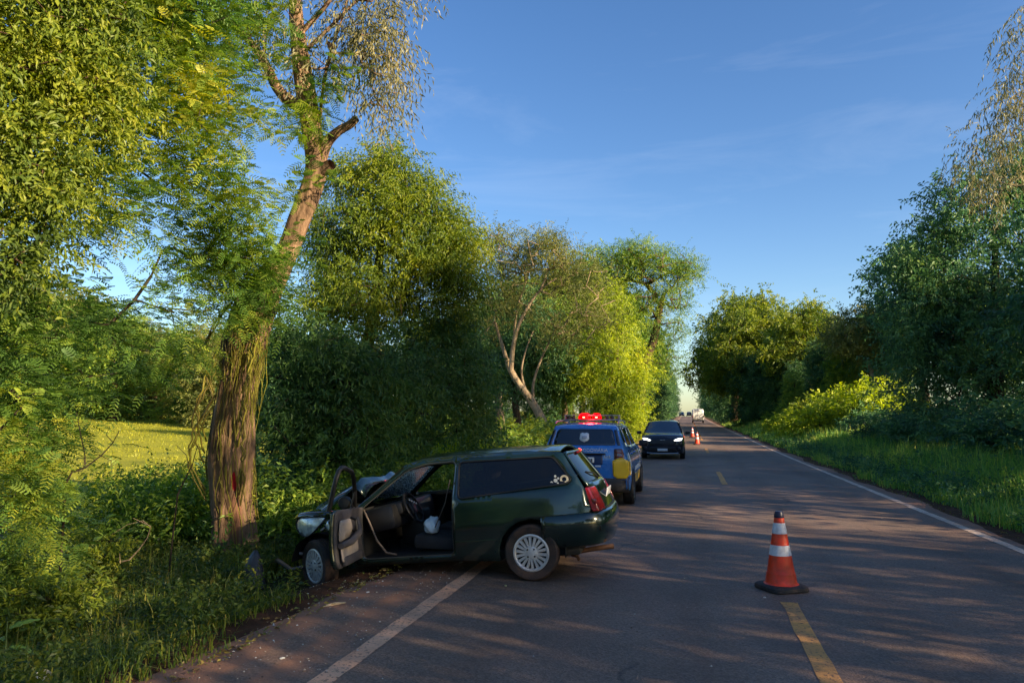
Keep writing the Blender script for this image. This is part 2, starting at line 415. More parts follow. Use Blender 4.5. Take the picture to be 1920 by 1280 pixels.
    L.new(patch, bp2.inputs['Height']); L.new(bp.outputs[0], bp2.inputs['Normal']); L.new(bp2.outputs[0], b.inputs['Normal'])
    return m
def paint_material(name, col):
    m = bpy.data.materials.new(name); nt, N, L = nodes(m); b = N['Principled BSDF']; out = N['Material Output']
    ge = N_(N, 'NewGeometry')
    def noise_(s, d=6, r=.65):
        n = N_(N, 'TexNoise'); n.inputs['Scale'].default_value = s; n.inputs['Detail'].default_value = d; n.inputs['Roughness'].default_value = r
        L.new(ge.outputs['Position'], n.inputs['Vector']); return n.outputs[0]
    def mr(v, a, b_, c=0, d=1):
        q = N_(N, 'MapRange'); q.inputs[1].default_value = a; q.inputs[2].default_value = b_; q.inputs[3].default_value = c; q.inputs[4].default_value = d; L.new(v, q.inputs[0]); return q.outputs[0]
    mx = N_(N, 'Mix'); mx.data_type = 'RGBA'; mx.inputs[6].default_value = (*col, 1); mx.inputs[7].default_value = (.34, .17, .10, 1)
    L.new(mr(noise_(1.6), .38, .72, .10, .75), mx.inputs[0])
    m2 = N_(N, 'Mix'); m2.data_type = 'RGBA'; m2.inputs[7].default_value = (.05, .04, .038, 1)
    L.new(mx.outputs[2], m2.inputs[6]); L.new(mr(noise_(28, 5, .75), .54, .62, 0, .85), m2.inputs[0])
    L.new(m2.outputs[2], b.inputs['Base Color']); b.inputs['Roughness'].default_value = .75
    # paint worn right through in places
    vo = N_(N, 'TexVoronoi'); vo.inputs['Scale'].default_value = 75; L.new(ge.outputs['Position'], vo.inputs['Vector'])
    bp = N_(N, 'Bump'); bp.inputs['Strength'].default_value = .4; bp.inputs['Distance'].default_value = .005
    L.new(vo.outputs['Distance'], bp.inputs['Height']); L.new(bp.outputs[0], b.inputs['Normal'])
    return m

def sheet(xs, ys, zf):
    X, Y = np.meshgrid(xs, ys); Z = zf(X, Y); V = np.stack([X, Y, Z], -1).reshape(-1, 3)
    nx, ny = len(xs), len(ys); i = np.arange(nx - 1)[None, :] + np.arange(ny - 1)[:, None] * nx
    return V, np.stack([i, i + 1, i + 1 + nx, i + nx], -1).reshape(-1, 4)
def graded(a, b, fine, grow, c=0):
    """coordinates from a to b, finest near c"""
    out = [c]; s = fine; x = c
    while x < b: s *= grow; x += s; out.append(min(x, b))
    s = fine; x = c
    while x > a: s *= grow; x -= s; out.insert(0, max(x, a))
    return np.array(out)
xs = np.unique(np.concatenate([np.arange(-12, 14, .15), graded(-2500, 2500, .15, 1.09, 0)])); ys = np.unique(np.concatenate([np.arange(-10, 30, .3), graded(-300, 3000, .3, 1.06, 10)]))
V, Q = sheet(xs, ys, lambda X, Y: zt(X, Y))
ground = mobj('ground', np_mesh('ground', V, Q, smooth=True), ground_material()); tag(ground, 'grassy ground with red soil beside the road and a yellow-green field', kind='structure')

ys = np.concatenate([np.arange(-25, 40, .25), np.arange(40, 700, 2.0)])
ts = np.linspace(0, 1, 30)
rows = []
rs = np.random.RandomState(3)
je = np.convolve(rs.randn(len(ys) + 6), np.ones(7) / 7, 'valid') * .12; jr = np.convolve(rs.randn(len(ys) + 6), np.ones(7) / 7, 'valid') * .10
el = -3.50 + .12 * np.sin(ys * .9) + .07 * np.sin(ys * 2.3 + 1) + je
er = 4.66 + .10 * np.sin(ys * .7 + 2) + .06 * np.sin(ys * 1.9) + jr
X = el[:, None] + (er - el)[:, None] * ts[None, :]; Y = np.repeat(ys[:, None], 30, 1)
crown = -.00 * np.abs(X - .87); Z = prof(Y) + crown
Z[:, 0] -= .05; Z[:, -1] -= .05
i = np.arange(29)[None, :] + np.arange(len(ys) - 1)[:, None] * 30
road = mobj('road', np_mesh('road', np.stack([X, Y, Z], -1), np.stack([i, i + 1, i + 31, i + 30], -1), smooth=True), road_material()); tag(road, 'two-lane asphalt road dusted with red earth', kind='structure')

M_line = paint_material('worn_white_line', (.85, .47, .28)); M_line2 = paint_material('pale_worn_line', (.80, .60, .45)); M_dash = paint_material('worn_yellow_line', (.72, .34, .07))
def marking(name, x0, x1, y0, y1, m, step=.25, seed=0, label=None):
    yy = np.concatenate([np.arange(y0, min(y1, 60), step), np.arange(min(y1, 60), y1, 2.0), [y1]]); r_ = np.random.RandomState(seed)
    a = x0 + r_.randn(len(yy)) * .006; b = x1 + r_.randn(len(yy)) * .006
    V = np.stack([np.stack([a, yy, prof(yy) + .004], 1), np.stack([b, yy, prof(yy) + .004], 1)], 1).reshape(-1, 3)
    k = np.arange(len(yy) - 1) * 2
    o = mobj(name, np_mesh(name, V, np.stack([k, k + 1, k + 3, k + 2], 1)), m, road)
    return o
marking('edge_line', -2.43, -2.27, -20, 420, M_line, seed=1)
marking('edge_line', 4.03, 4.17, -20, 420, M_line2, seed=2)
for k, y0 in enumerate([3.0, 20.0, 36.6, 53.2, 69.8, 86.4, 103, 119.6, 136.2, 152.8]):
    marking('lane_dash', .79, .93, y0, y0 + 4.5, M_dash, seed=5 + k)

# ---------------------------------------------------------------- vehicle kit
M_green = mat('dark_green_paint', (.004, .019, .017), .22, 0.25, .5, coat=1.0, dirt=(.06, .035, .025), dirt_amt=.12, dscale=2.2)
M_black = mat('black_plastic', (.008, .008, .009), .5, var=.3)
M_trimgrey = mat('door_trim_grey', (.085, .072, .066), .75, var=.15, bump=.2, bscale=60)
M_fabric = mat('door_fabric_beige', (.42, .34, .27), .9, var=.12, vscale=14, bump=.3, bscale=150)
M_seat = mat('seat_cloth', (.025, .025, .028), .9, var=.3, bump=.3, bscale=90)
M_tyre = mat('tyre_rubber_dusty', (.022, .019, .018), .8, dirt=(.13, .065, .04), dirt_amt=.75, dscale=4, bump=.3, bscale=60)
M_rubber = mat('tyre_rubber', (.014, .014, .014), .75, dirt=(.09, .05, .035), dirt_amt=.4, dscale=5)
M_rim = mat('silver_hubcap', (.62, .62, .62), .38, .35, dirt=(.2, .12, .08), dirt_amt=.5, dscale=7)
M_alloy = mat('dark_alloy', (.20, .20, .21), .35, .8)
M_dark = mat('dark_underbody', (.010, .010, .010), .8)
M_steel = mat('bare_bent_steel', (.22, .20, .18), .45, .7, var=.4, dirt=(.12, .06, .04), dirt_amt=.6)
M_rust = mat('rusty_exhaust', (.16, .075, .04), .7, .4, var=.4, dirt=(.25, .13, .07), dirt_amt=.6)
M_gl_dark = glass_mat('tinted_window', (.10, .10, .10), .92)
M_gl_clear = glass_mat('clear_window', (.80, .86, .84), .95)
M_gl_black = mat('privacy_glass', (.010, .010, .013), .04, 0, .6, coat=1)
M_gl_crack = glass_mat('shattered_windshield', (.62, .78, .78), .85, .1, crack=.65)
M_red_lens = mat('red_lamp_lens', (.22, .006, .010), .12, 0, .6, coat=1)
M_smoke_red = mat('dark_red_lamp_lens', (.10, .006, .008), .12, 0, .6, coat=1)
M_white_lens = mat('clear_lamp_lens', (.55, .64, .68), .12, .25, .6, coat=1, var=.35, vscale=14, bump=.25, bscale=30)
M_chrome = mat('bright_trim', (.6, .6, .6), .2, 1.0)
M_white = mat('white_paint', (.72, .72, .70), .35, coat=.5, dirt=(.3, .2, .14), dirt_amt=.3)
M_plate = mat('plate_white', (.75, .75, .74), .4, var=.08)
M_letter = mat('white_lettering', (.8, .8, .8), .5)
M_ink = mat('plate_ink', (.02, .02, .025), .5)
M_blue = mat('police_blue_paint', (.025, .20, .62), .25, .05, .5, coat=1.0, dirt=(.12, .08, .06), dirt_amt=.22, dscale=3)
M_yellow = mat('reflective_yellow', (1.0, .58, .01), .35, 0, .5, coat=.4, var=.06)
M_navy = mat('dark_blue_grey_paint', (.012, .020, .036), .2, .4, .5, coat=1.0, dirt=(.10, .07, .05), dirt_amt=.15)
M_greyplastic = mat('grey_bumper_plastic', (.045, .045, .05), .6, var=.15)
M_silver = mat('silver_rail', (.45, .45, .45), .35, .6)

def wheel(parent, loc, rad, wid, out=1, steer=0, style='cap', tyre=None, name='wheel', rim=None):
    w = empty(name, loc, (0, 0, steer), parent); h = wid / 2; ri = rad * .655
    g = G(); b = rad * .07
    pr = [(ri, -h * .8), (ri + .02, -h * .96), (rad - b, -h), (rad - b * .25, -h * .82), (rad, -h * .5)]
    grooves = []
    for k in range(4):
        y0 = -h * .5 + k * h * .28
        grooves += [(rad, y0 + h * .02), (rad, y0 + h * .20), (rad - .008, y0 + h * .21), (rad - .008, y0 + h * .27)]
    pr += grooves[:-2] + [(rad, h * .5), (rad - b * .25, h * .82), (rad - b, h), (ri + .02, h * .96), (ri, h * .8)]
    g.lathe(pr, axis='y', n=44); g.obj('tyre', tyre or M_tyre, w)
    y = out * h * .78
    g = G(); g.lathe([(0.0, y - out * .035), (ri + .004, y - out * .030), (ri + .004, -y)], axis='y', n=36)
    g.obj('wheel_well', M_dark, w)
    g = G()
    g.lathe([(ri + .003, y - out * .01), (ri + .003, y + out * .012), (ri - .012, y + out * .016), (ri * .86, y + out * .006), (ri * .86, y - out * .02)], axis='y', n=40)
    if style == 'cap':
        g.lathe([(0, y + out * .020), (ri * .22, y + out * .019), (ri * .36, y + out * .010), (ri * .40, y - out * .02)], axis='y', n=28)
        nsp = 9
        for k in range(nsp):
            for da in (-.155, .155):
                a = 2 * math.pi * k / nsp + da; a2 = 2 * math.pi * k / nsp + da * 1.12
                vs = []
                for rr, ang, hw, hh in ((ri * .34, a, ri * .058, .010), (ri * .90, a2, ri * .083, .008)):
                    c, s = math.cos(ang), math.sin(ang)
                    for dy, t in ((hh, -1), (hh, 1), (-.018, 1), (-.018, -1)):
                        vs.append((rr * c - t * hw * s, y + out * dy, rr * s + t * hw * c))
                g.add(vs, [(0, 1, 5, 4), (1, 2, 6, 5), (3, 0, 4, 7)])
    else:
        g.lathe([(0, y + out * .004), (ri * .24, y + out * .004), (ri * .28, y - out * .02)], axis='y', n=20)
        for k in range(5):
            for da in (-.12, .12):
                a = 2 * math.pi * k / 5 + da; vs = []
                for rr, hw in ((ri * .2, ri * .07), (ri * .92, ri * .06)):
                    c, s = math.cos(a + (0 if rr < .1 else da * .6)), math.sin(a + (0 if rr < .1 else da * .6))
                    for dy, t in ((.006, -1), (.006, 1), (-.02, 1), (-.02, -1)): vs.append((rr * c - t * hw * s, y + out * dy, rr * s + t * hw * c))
                g.add(vs, [(0, 1, 5, 4), (1, 2, 6, 5), (3, 0, 4, 7)])
    g.obj('rim' if style != 'cap' else 'hubcap', rim or (M_rim if style == 'cap' else M_alloy), w)
    if style == 'cap':
        for k in range(4):
            g = G(); a = math.pi / 4 + k * math.pi / 2; g.lathe([(0, out * .004), (ri * .05, out * .004), (ri * .05, -out * .01)], (ri * .27 * math.cos(a), y + out * .016, ri * .27 * math.sin(a)), 'y', 10)
            g.obj('wheel_bolt', M_dark, w)
    return w
def across(line, yf, n=15, crown=0.0, bulge=0.0, inset=0.0):
    rows = []
    for (x, z) in line:
        yl = yf(x, z) - inset; r = []
        for k in range(n):
            t = -1 + 2 * k / (n - 1); q = 1 - t * t
            r.append(Vector((x + bulge * q, yl * t, z + crown * q)))
        rows.append(r)
    return rows
def side(g, outline, holes, yf, s=1, step=.07, off=0.0):
    v, f = panel(outline, holes, lambda x, z: (x, s * (yf(x, z) + off), z), step, flip=(s > 0))
    g.add(v, f)
def smooth_line(pts, n):
    """Catmull-Rom through 2-D points"""
    P = [np.array(p, float) for p in pts]; P = [2 * P[0] - P[1]] + P + [2 * P[-1] - P[-2]]; out = []
    for i in range(1, len(P) - 2):
        for k in range(n):
            t = k / n; a, b, c, d = P[i - 1:i + 3]
            out.append(tuple(.5 * (2 * b + (c - a) * t + (2 * a - 5 * b + 4 * c - d) * t * t + (3 * b - a - 3 * c + d) * t ** 3)))
    out.append(tuple(P[-2])); return out
def text(name, body, size, parent, loc, rot, m, extrude=.001):
    c = bpy.data.curves.new(name, 'FONT'); c.body = body; c.size = size; c.extrude = extrude; c.align_x = 'CENTER'; c.align_y = 'CENTER'
    c.resolution_u = 3; c.materials.append(m)
    o = bpy.data.objects.new(name, c); COL.objects.link(o); bpy.context.view_layer.update()
    me = bpy.data.meshes.new_from_object(o.evaluated_get(bpy.context.evaluated_depsgraph_get())); COL.objects.unlink(o); bpy.data.objects.remove(o)
    o = bpy.data.objects.new(name, me); o.location = loc; o.rotation_euler = rot; return link(o, parent)

# ---------------------------------------------------------------- wrecked green wagon
wagon = empty('station_wagon', (-1.61, 8.63, 0.0), (0, R(5.2), math.pi))
tag(wagon, 'dark green two-door station wagon with crushed nose and open driver door across the road edge', 'car')
def wy(x, z):
    y = .80 - .05 * ((z - .55) / .38) ** 2 if z < .90 else .757 - (z - .90) * .36
    if z > 1.27: y -= .035 * ((z - 1.27) / .06) ** 2
    if x < -.2: y -= .125 * ((-.2 - x) / .58) ** 2
    if x > 2.2: y -= .10 * ((x - 2.2) / .6) ** 2
    if .60 < z < .64: y += .006
    return y
roof_rear = [(-.405, 1.285), (-.36, 1.305), (-.15, 1.325), (.2, 1.338), (.82, 1.345), (1.19, 1.332), (1.36, 1.305), (1.43, 1.278)]
arch_r = [(.345, .215), (.338, .36), (.295, .47), (.223, .548), (.11, .618), (-.02, .642), (-.10, .625)]
outl = roof_rear + [(1.66, 1.10), (1.96, .875), (1.985, .80), (1.985, .25), (.84, .245)] + arch_r + [(-.14, .612), (-.45, .632), (-.665, .655), (-.645, .75), (-.605, .915)]
door_hole = rnd_poly([(1.90, .31), (.845, .31), (.83, .90), (.80, 1.288), (1.17, 1.285), (1.385, 1.235), (1.62, 1.065), (1.90, .86)], .06)
qwin = rnd_poly([(.765, .892), (.13, .935), (-.43, .972), (-.475, 1.005), (-.29, 1.258), (.765, 1.278)], .05)
dwin = rnd_poly([(1.82, .895), (.86, .905), (.84, 1.27), (1.17, 1.275), (1.385, 1.228), (1.60, 1.075)], .05)
g = G(); side(g, outl, [door_hole, qwin], wy, 1, .06); side(g, outl, [qwin, dwin], wy, -1, .06)
v, f = loft(across(roof_rear[1:], wy, 17, .05), flip=False); g.add(v, f)
body = g.obj('body', M_green, wagon, solid=.03, angle=40)
g = G(); v, f = panel(qwin, [], lambda x, z: (x, wy(x, z) - .008, z), .08, True); g.add(v, f); g.obj('quarter_window', M_gl_dark, wagon)
g = G(); v, f = panel(qwin, [], lambda x, z: (x, -wy(x, z) + .008, z), .08); g.add(v, f); g.obj('quarter_window', M_gl_dark, wagon)
# black rubber seal round the visible quarter window
L = dense(qwin, .04); g = G(); g.tube([(x, wy(x, z) + .001, z) for x, z in L], .009, 6, closed=True); g.obj('window_seal', M_black, wagon)
L = dense(door_hole, .04); g = G(); g.tube([(x, wy(x, z) - .012, z) for x, z in L], .011, 6, closed=True); g.obj('door_seal', mat('door_seal_rubber', (.05, .05, .045), .6), wagon)
# body side crease lines
for (x0, x1, z) in ((.36, .82, .445),):
    g = G(); g.tube([(x, wy(x, z) + .002, z) for x in np.linspace(x0, x1, 8)], .006, 6); g.obj('side_moulding', M_green, wagon)
# tailgate
def tx(y, z, o=0.0):
    x = np.interp(z, [.33, .60, .66, .93, 1.29], [-.70, -.765, -.765, -.655, -.41]); return x - .055 * (1 - (y / .64) ** 2) - o
hw = lambda z: float(np.interp(z, [.6, .93, 1.30], [.66, .672, .578]))
tg = [(.49, .655), (.49, .905), (.64, .918), (hw(.93), .94), (.588, 1.27), (.57, 1.30)]; tg = tg + [(-a, b) for a, b in tg[::-1]]
rw = rnd_poly([(.635, .965), (.555, 1.265), (-.555, 1.265), (-.635, .965)], .05)
g = G(); v, f = panel(tg, [rw], lambda y, z: (tx(y, z), y, z), .07); g.add(v, f); tgo = g.obj('tailgate', M_green, wagon, solid=.025, angle=50)
g = G(); v, f = panel(rw, [], lambda y, z: (tx(y, z, -.004), y, z), .08); g.add(v, f); g.obj('rear_window', M_gl_dark, tgo)
g = G(); g.box((tx(0, 1.272) - .012, 0, 1.272), (.03, .34, .03), bev=.008); g.obj('brake_lamp', M_red_lens, tgo)
g = G(); g.box((tx(0, .79) - .008, 0, .79), (.012, .40, .13), (0, R(-14), 0), bev=.004); g.obj('number_plate', M_plate, tgo)
g = G(); g.tube([(tx(.0, 1.0) - .02, .02, .97), (tx(.1, 1.05) - .03, .22, 1.03), (tx(.3, 1.1) - .02, .40, 1.06)], .008, 6); g.obj('rear_wiper', M_black, tgo)
for s in (1, -1):
    g = G(); tl = [(-.607, .912), (-.645, .752), (-.667, .662), (-.742, .662), (-.715, .752), (-.648, .912)]
    g.prism(tl, lambda x, z, w: (x, s * w, z), .50, 0.0)
    n = len(tl); g.v[:n] = [(x, s * (wy(x, z) + .004), z) for x, z in tl]; g.v[n:] = [(x - (.05 if i >= 3 else 0), s * .47, z) for i, (x, z) in enumerate(tl)]
    t = g.obj('tail_lamp', M_red_lens, wagon, bevel=.012)
    g = G(); g.box((-.692, s * (wy(-.69, .77) - .001), .765), (.055, .012, .05), (0, R(-16), 0), bev=.004); g.obj('indicator_lens', M_smoke_red, t)
# rear bumper wraps from arch to arch
plan = [(-.135, .792), (-.30, .790), (-.52, .765), (-.66, .715), (-.755, .60), (-.81, .34), (-.825, 0)]; plan = plan + [(x, -y) for x, y in plan[-2::-1]]
plan = smooth_line(plan, 3); sec = [(-.05, .648), (-.008, .650), (.012, .628), (.022, .56), (.018, .48), (-.004, .40), (-.03, .335), (-.09, .318)]
rows = []
for i, (x, y) in enumerate(plan):
    a = plan[max(0, i - 1)]; b = plan[min(len(plan) - 1, i + 1)]; t = Vector((b[0] - a[0], b[1] - a[1])).normalized(); nrm = Vector((t.y, -t.x))
    if nrm.dot(Vector((x + .2, y * .7))) < 0: nrm = -nrm
    rows.append([Vector((x + nrm.x * o, y + nrm.y * o, z - .02 * (1 - abs(y) / .8) * (z < .5))) for o, z in sec])
g = G(); v, f = loft(rows); g.add(v, f); g.obj('rear_bumper', M_green, wagon, solid=.02, off=0, angle=60)
g = G(); g.tube([(-.36, .42, .20), (-.40, .41, .19), (-.42, .40, .215), (-.60, .39, .235), (-.82, .38, .25)], [.03, .038, .026, .026, .027], 12, cap=False); g.obj('exhaust_pipe', M_rust, wagon, solid=.004)
g = G(); g.box((-.42, .40, .17), (.03, .05, .10), (0, .3, 0), .006); g.obj('exhaust_hanger', M_rust, wagon)
# underside, inner arches
g = G(); g.box((.75, 0, .27), (2.5, 1.34, .10), bev=.03); g.box((-.42, 0, .42), (.6, 1.2, .22), bev=.05); g.obj('underbody', M_dark, wagon)
for xw in (0.0,):
    for s in (1, -1):
        g = G(); a0 = [(xw + .36 * math.cos(t), .30 + .345 * math.sin(t)) for t in np.linspace(-.25, math.pi + .25, 16)]
        v, f = loft([[Vector((x, s * .775, z)) for x, z in a0], [Vector((x, s * .50, z)) for x, z in a0]]); g.add(v, f); g.add([Vector((x, s * .50, z)) for x, z in a0], [tuple(range(16))]); g.obj('wheel_arch', M_dark, wagon)
for x, st in ((0, 0), (2.47, R(-34))):
    for s in (1, -1):
        wheel(wagon, (x, s * (.725 if x == 0 else .70), .29 if x == 0 else .265), .29, .17, s, st if x else 0, 'cap')
# windshield, crazed, still in its frame
ws = [(1.435, 1.275), (1.55, 1.185), (1.70, 1.06), (1.96, .865)]
rows = []
for x, z in ws:
    rows.append([Vector((x + .11 * (1 - (t) ** 2) - .03, wy(x, z) * .985 * t, z + .025 * (1 - t * t))) for t in np.linspace(-1, 1, 13)])
g = G(); v, f = loft(rows); g.add(v, f); g.obj('windshield', M_gl_crack, wagon)
# hood: thrown up into a sharp tent against the windshield
rs = np.random.RandomState(11)
hx = [1.90, 2.00, 2.12, 2.26, 2.42, 2.56, 2.68, 2.72]; hz = [1.08, 1.19, 1.15, 1.07, 1.01, .955, .93, .84]
rows = []
for i, (x, z) in enumerate(zip(hx, hz)):
    r_ = []
    for t in np.linspace(-1, 1, 15):
        dent = .10 * noise.noise((x * 2.6, t * 2.0, 4.2)) + .018 * noise.noise((x * 7, t * 6, 1.0))
        zz = z - .14 * t * t * (1 if i > 1 else .6) + dent - .05 * max(0, t) * (i > 3)
        r_.append(Vector((x - .10 * max(0, -t) * (i > 3) + .03 * noise.noise((t * 2.5, i * .6, 2)), .66 * t, zz)))
    rows.append(r_)
g = G(); v, f = loft(rows); g.add(v, f); g.obj('hood', M_green, wagon, solid=.012, angle=14)
# fenders
def crum(x, y, z, a): return Vector((x + a * noise.noise((x * 6, y * 5, z * 6)), y + a * 1.3 * noise.noise((x * 5 + 9, y * 3, z * 7)), z + a * .8 * noise.noise((x * 7, y * 4 + 5, z * 4))))
fl = [(1.99, .865), (2.15, .855), (2.34, .815), (2.36, .70), (2.33, .60), (2.24, .54), (2.15, .40), (2.10, .24), (1.99, .245)]
g = G(); v, f = panel(fl, [], lambda x, z: crum(x, wy(x, z) - .02, z, .055), .05, True); g.add(v, f); g.obj('front_fender', M_green, wagon, solid=.008, angle=25)
fr = [(1.99, .865), (2.4, .85), (2.80, .80), (2.84, .45), (2.80, .40), (2.74, .52), (2.60, .62), (2.45, .64), (2.30, .60), (2.19, .48), (2.12, .30), (1.99, .245)]
g = G(); v, f = panel(fr, [], lambda x, z: crum(x, -wy(x, z) + .02, z, .03), .07); g.add(v, f); g.obj('front_fender', M_green, wagon, solid=.008, angle=25)
# strip of wing left above the head lamp
g = G(); rows = [[crum(x, y, z + dz, .02) for dz, y in ((0, .755 - .16 * k), (.035, .70 - .16 * k), (.045, .58 - .16 * k))] for x, z, k in ((2.30, .815, 0), (2.45, .825, .1), (2.6, .825, .3), (2.74, .81, .6), (2.84, .775, 1.0))]
v, f = loft(rows); g.add(v, f); g.obj('wing_edge', M_green, wagon, solid=.01, angle=30)
# head lamp (driver side), pushed back over the wheel
hl = rnd_poly([(2.33, .800), (2.60, .805), (2.80, .785), (2.83, .70), (2.75, .615), (2.62, .575), (2.50, .63), (2.38, .735)], .07)
def hmap(x, z): 
    e = 1 - ((x - 2.58) / .27) ** 2 - ((z - .69) / .14) ** 2
    return (x, .755 - .75 * max(0, x - 2.30) ** 2 + .045 * max(0, e), z)
g = G(); v, f = panel(hl, [], hmap, .035, True); g.add(v, f); h_ = g.obj('head_lamp', M_white_lens, wagon, solid=.05)
g = G(); g.tube([Vector(hmap(x, z)) + Vector((0, .002, 0)) for x, z in dense(hl, .03)], .008, 6, closed=True); g.obj('lamp_bezel', M_black, h_)
g = G(); v, f = panel(rnd_poly([(2.18, .76), (2.30, .765), (2.325, .70), (2.27, .635), (2.20, .66)], .03), [], lambda x, z: (x, wy(x, z) + .012, z), .03, True); g.add(v, f); g.obj('indicator_lamp', M_white_lens, wagon, solid=.03)
# crushed engine bay: bent support beams and dark lumps
g = G()
for k in range(26):
    c = Vector((rs.uniform(2.05, 2.62), rs.uniform(-.58, .55), rs.uniform(.32, .78))); d = (rs.uniform(.08, .3), rs.uniform(.08, .3), rs.uniform(.06, .22))
    g.box(c, d, tuple(rs.uniform(-.5, .5, 3)), .015)
g.obj('engine_block', M_dark, wagon)
g = G()
for k in range(5):
    p = [Vector((2.30 + .12 * j + rs.uniform(-.04, .04), .60 - .3 * k + rs.uniform(-.06, .06), .42 + .09 * k % .3 + rs.uniform(-.07, .07))) for j in range(5)]; g.tube(p, .022, 6)
g.obj('bent_rail', M_steel, wagon)
g = G(); v, f = loft([[crum(2.66 + .05 * math.sin(k), .58 - .11 * k, z, .07) for k in range(10)] for z in (.30, .40, .50, .56)]); g.add(v, f); g.obj('front_bumper', M_black, wagon, solid=.02, angle=25)
g = G(); a0 = [(2.47 + .34 * math.cos(t), .28 + .33 * math.sin(t)) for t in np.linspace(.1, math.pi + .1, 14)]
v, f = loft([[crum(x, .74, z, .03) for x, z in a0], [crum(x, .48, z, .03) for x, z in a0]]); g.add(v, f); g.add([crum(x, .48, z, .03) for x, z in a0], [tuple(range(14))]); g.obj('wheel_arch', M_dark, wagon)
# cabin
g = G(); g.box((1.72, 0, .72), (.36, 1.38, .28), (0, .15, 0), .06); g.box((1.60, .36, .80), (.22, .40, .14), (0, .25, 0), .04); g.box((1.55, 0, .55), (.3, .26, .4), bev=.03); g.obj('dashboard', M_black, wagon, bevel=0)
g = G(); g.box((1.02, 0, .30), (1.72, 1.40, .03)); g.box((1.0, 0, .36), (1.5, .16, .13), bev=.03); g.obj('cabin_floor', M_dark, wagon)
g = G(); g.box((1.96, 0, .55), (.03, 1.36, .58)); g.obj('firewall', M_dark, wagon)
for s in (1, -1):
    st = empty('front_seat', (1.02, s * .36, .32), (0, 0, 0), wagon)
    g = G(); g.box((.10, 0, .10), (.52, .48, .16), (0, -.10, 0), .05); g.obj('seat_cushion', M_seat, st)
    g = G(); g.box((-.25, 0, .37), (.15, .46, .56), (0, -.38, 0), .06); g.obj('seat_back', M_seat, st)
    g = G(); g.box((-.40, 0, .76), (.09, .26, .16), (0, -.3, 0), .035); g.obj('head_rest', M_seat, st)
g = G(); g.box((.10, 0, .46), (.50, 1.2, .18), bev=.05); g.box((-.16, 0, .68), (.15, 1.2, .50), (0, -.3, 0), .05); g.obj('rear_seat', M_seat, wagon)
sw = empty('steering_wheel', (1.44, .36, .80), (0, R(-64), 0), wagon)
g = G(); g.tube([(.185 * math.cos(a), .185 * math.sin(a), 0) for a in np.linspace(0, 2 * math.pi, 28, endpoint=False)], .015, 8, closed=True); g.obj('rim', M_black, sw)
g = G(); g.box((0, 0, -.01), (.15, .13, .05), bev=.02)
for a in (0.3, math.pi - .3, math.pi + .9, -.9): g.tube([(0, 0, 0), (.18 * math.cos(a), .18 * math.sin(a), 0)], .014, 6)
g.obj('hub', M_black, sw)
g = G(); g.tube([(0, 0, -.02), (0, 0, -.30)], .03, 8); g.obj('column', M_black, sw)
for k in range(4):
    g = G(); g.box((.03 + .02 * k, -.07 + .045 * k, .03), (.02, .016, .014), bev=.003); g.obj('torn_cover_piece', M_white, sw)
g = G(); g.tube([(1.90, .70, .84), (1.83, .72, .70), (1.76, .71, .50), (1.66, .70, .36), (1.55, .68, .33)], .012, 6); g.obj('wiring_loom', mat('pale_cable', (.14, .10, .07), .6), wagon)
g = G(); g.tube([(.86, .70, 1.10), (.95, .66, .85), (1.10, .60, .60), (1.20, .52, .50)], .006, 6); g.obj('seat_belt', M_trimgrey, wagon)
# open driver door, swung out towards the camera
dr = empty('door', (1.915, .752, 0), (R(-1.5), R(2), R(-80)), wagon)
dl = [(-.02, .335), (-1.02, .335), (-1.065, .40), (-1.07, .915), (-.03, .88), (0.0, .83)]
def dmap(o): return lambda x, z: (x, .035 + o - .05 * ((z - .55) / .38) ** 2, z)
g = G(); v, f = panel(rnd_poly(dl, .04), [], dmap(0), .07, True); g.add(v, f); g.obj('door_skin', M_green, dr, solid=.035, angle=40)
g = G(); v, f = panel(rnd_poly([(x * .97 - .015, .345 + (z - .335) * .97) for x, z in dl], .05), [], dmap(-.055), .07, False); g.add(v, f); g.obj('door_trim', M_trimgrey, dr, solid=.025, off=1)
ins1 = rnd_poly([(-.98, .60), (-.97, .80), (-.62, .80), (-.50, .70), (-.62, .62)], .03); ins2 = rnd_poly([(-.98, .40), (-.98, .535), (-.55, .60), (-.36, .60), (-.36, .45), (-.5, .40)], .03)
for q in (ins1, ins2):
    g = G(); v, f = panel(q, [], dmap(-.083), .06, False); g.add(v, f); g.obj('fabric_insert', M_fabric, dr, solid=.012, off=1)
g = G(); g.tube([(-1.0, -.06, .56), (-.75, -.10, .575), (-.45, -.10, .63), (-.30, -.06, .70), (-.28, -.05, .78)], [.03, .035, .035, .03, .02], 10); g.obj('arm_rest', M_trimgrey, dr)
g = G(); g.tube([(-.52, -.05, .66), (-.55, -.11, .68), (-.55, -.11, .77), (-.52, -.05, .80)], .014, 8); g.obj('pull_handle', M_black, dr)
g = G(); g.box((-.62, -.06, .40), (.62, .05, .09), bev=.02); g.obj('door_pocket', M_trimgrey, dr)
wf = [(-.06, .875), (-.30, 1.09), (-.53, 1.245), (-.73, 1.29), (-1.08, 1.29), (-1.065, .91)]
g = G(); g.tube([(x, .02 - .36 * (z - .90), z) for x, z in smooth_line(wf, 4)], .024, 8); g.obj('window_frame', M_black, dr)
g = G(); g.tube([(-.26, .02, .885), (-.285, -.05, 1.07)], .012, 6); g.obj('vent_bar', M_black, dr)
g = G(); g.lathe([(0, -.04), (.06, -.035), (.075, 0), (.07, .05), (.04, .07), (0, .075)], (-.14, .12, .95), 'x', 14); g.tube([(-.12, .03, .90), (-.13, .12, .94)], .018, 8); g.obj('door_mirror', M_black, dr)
g = G(); g.box((-.93, .035, .80), (.15, .03, .035), bev=.01); g.obj('door_handle', M_black, dr)
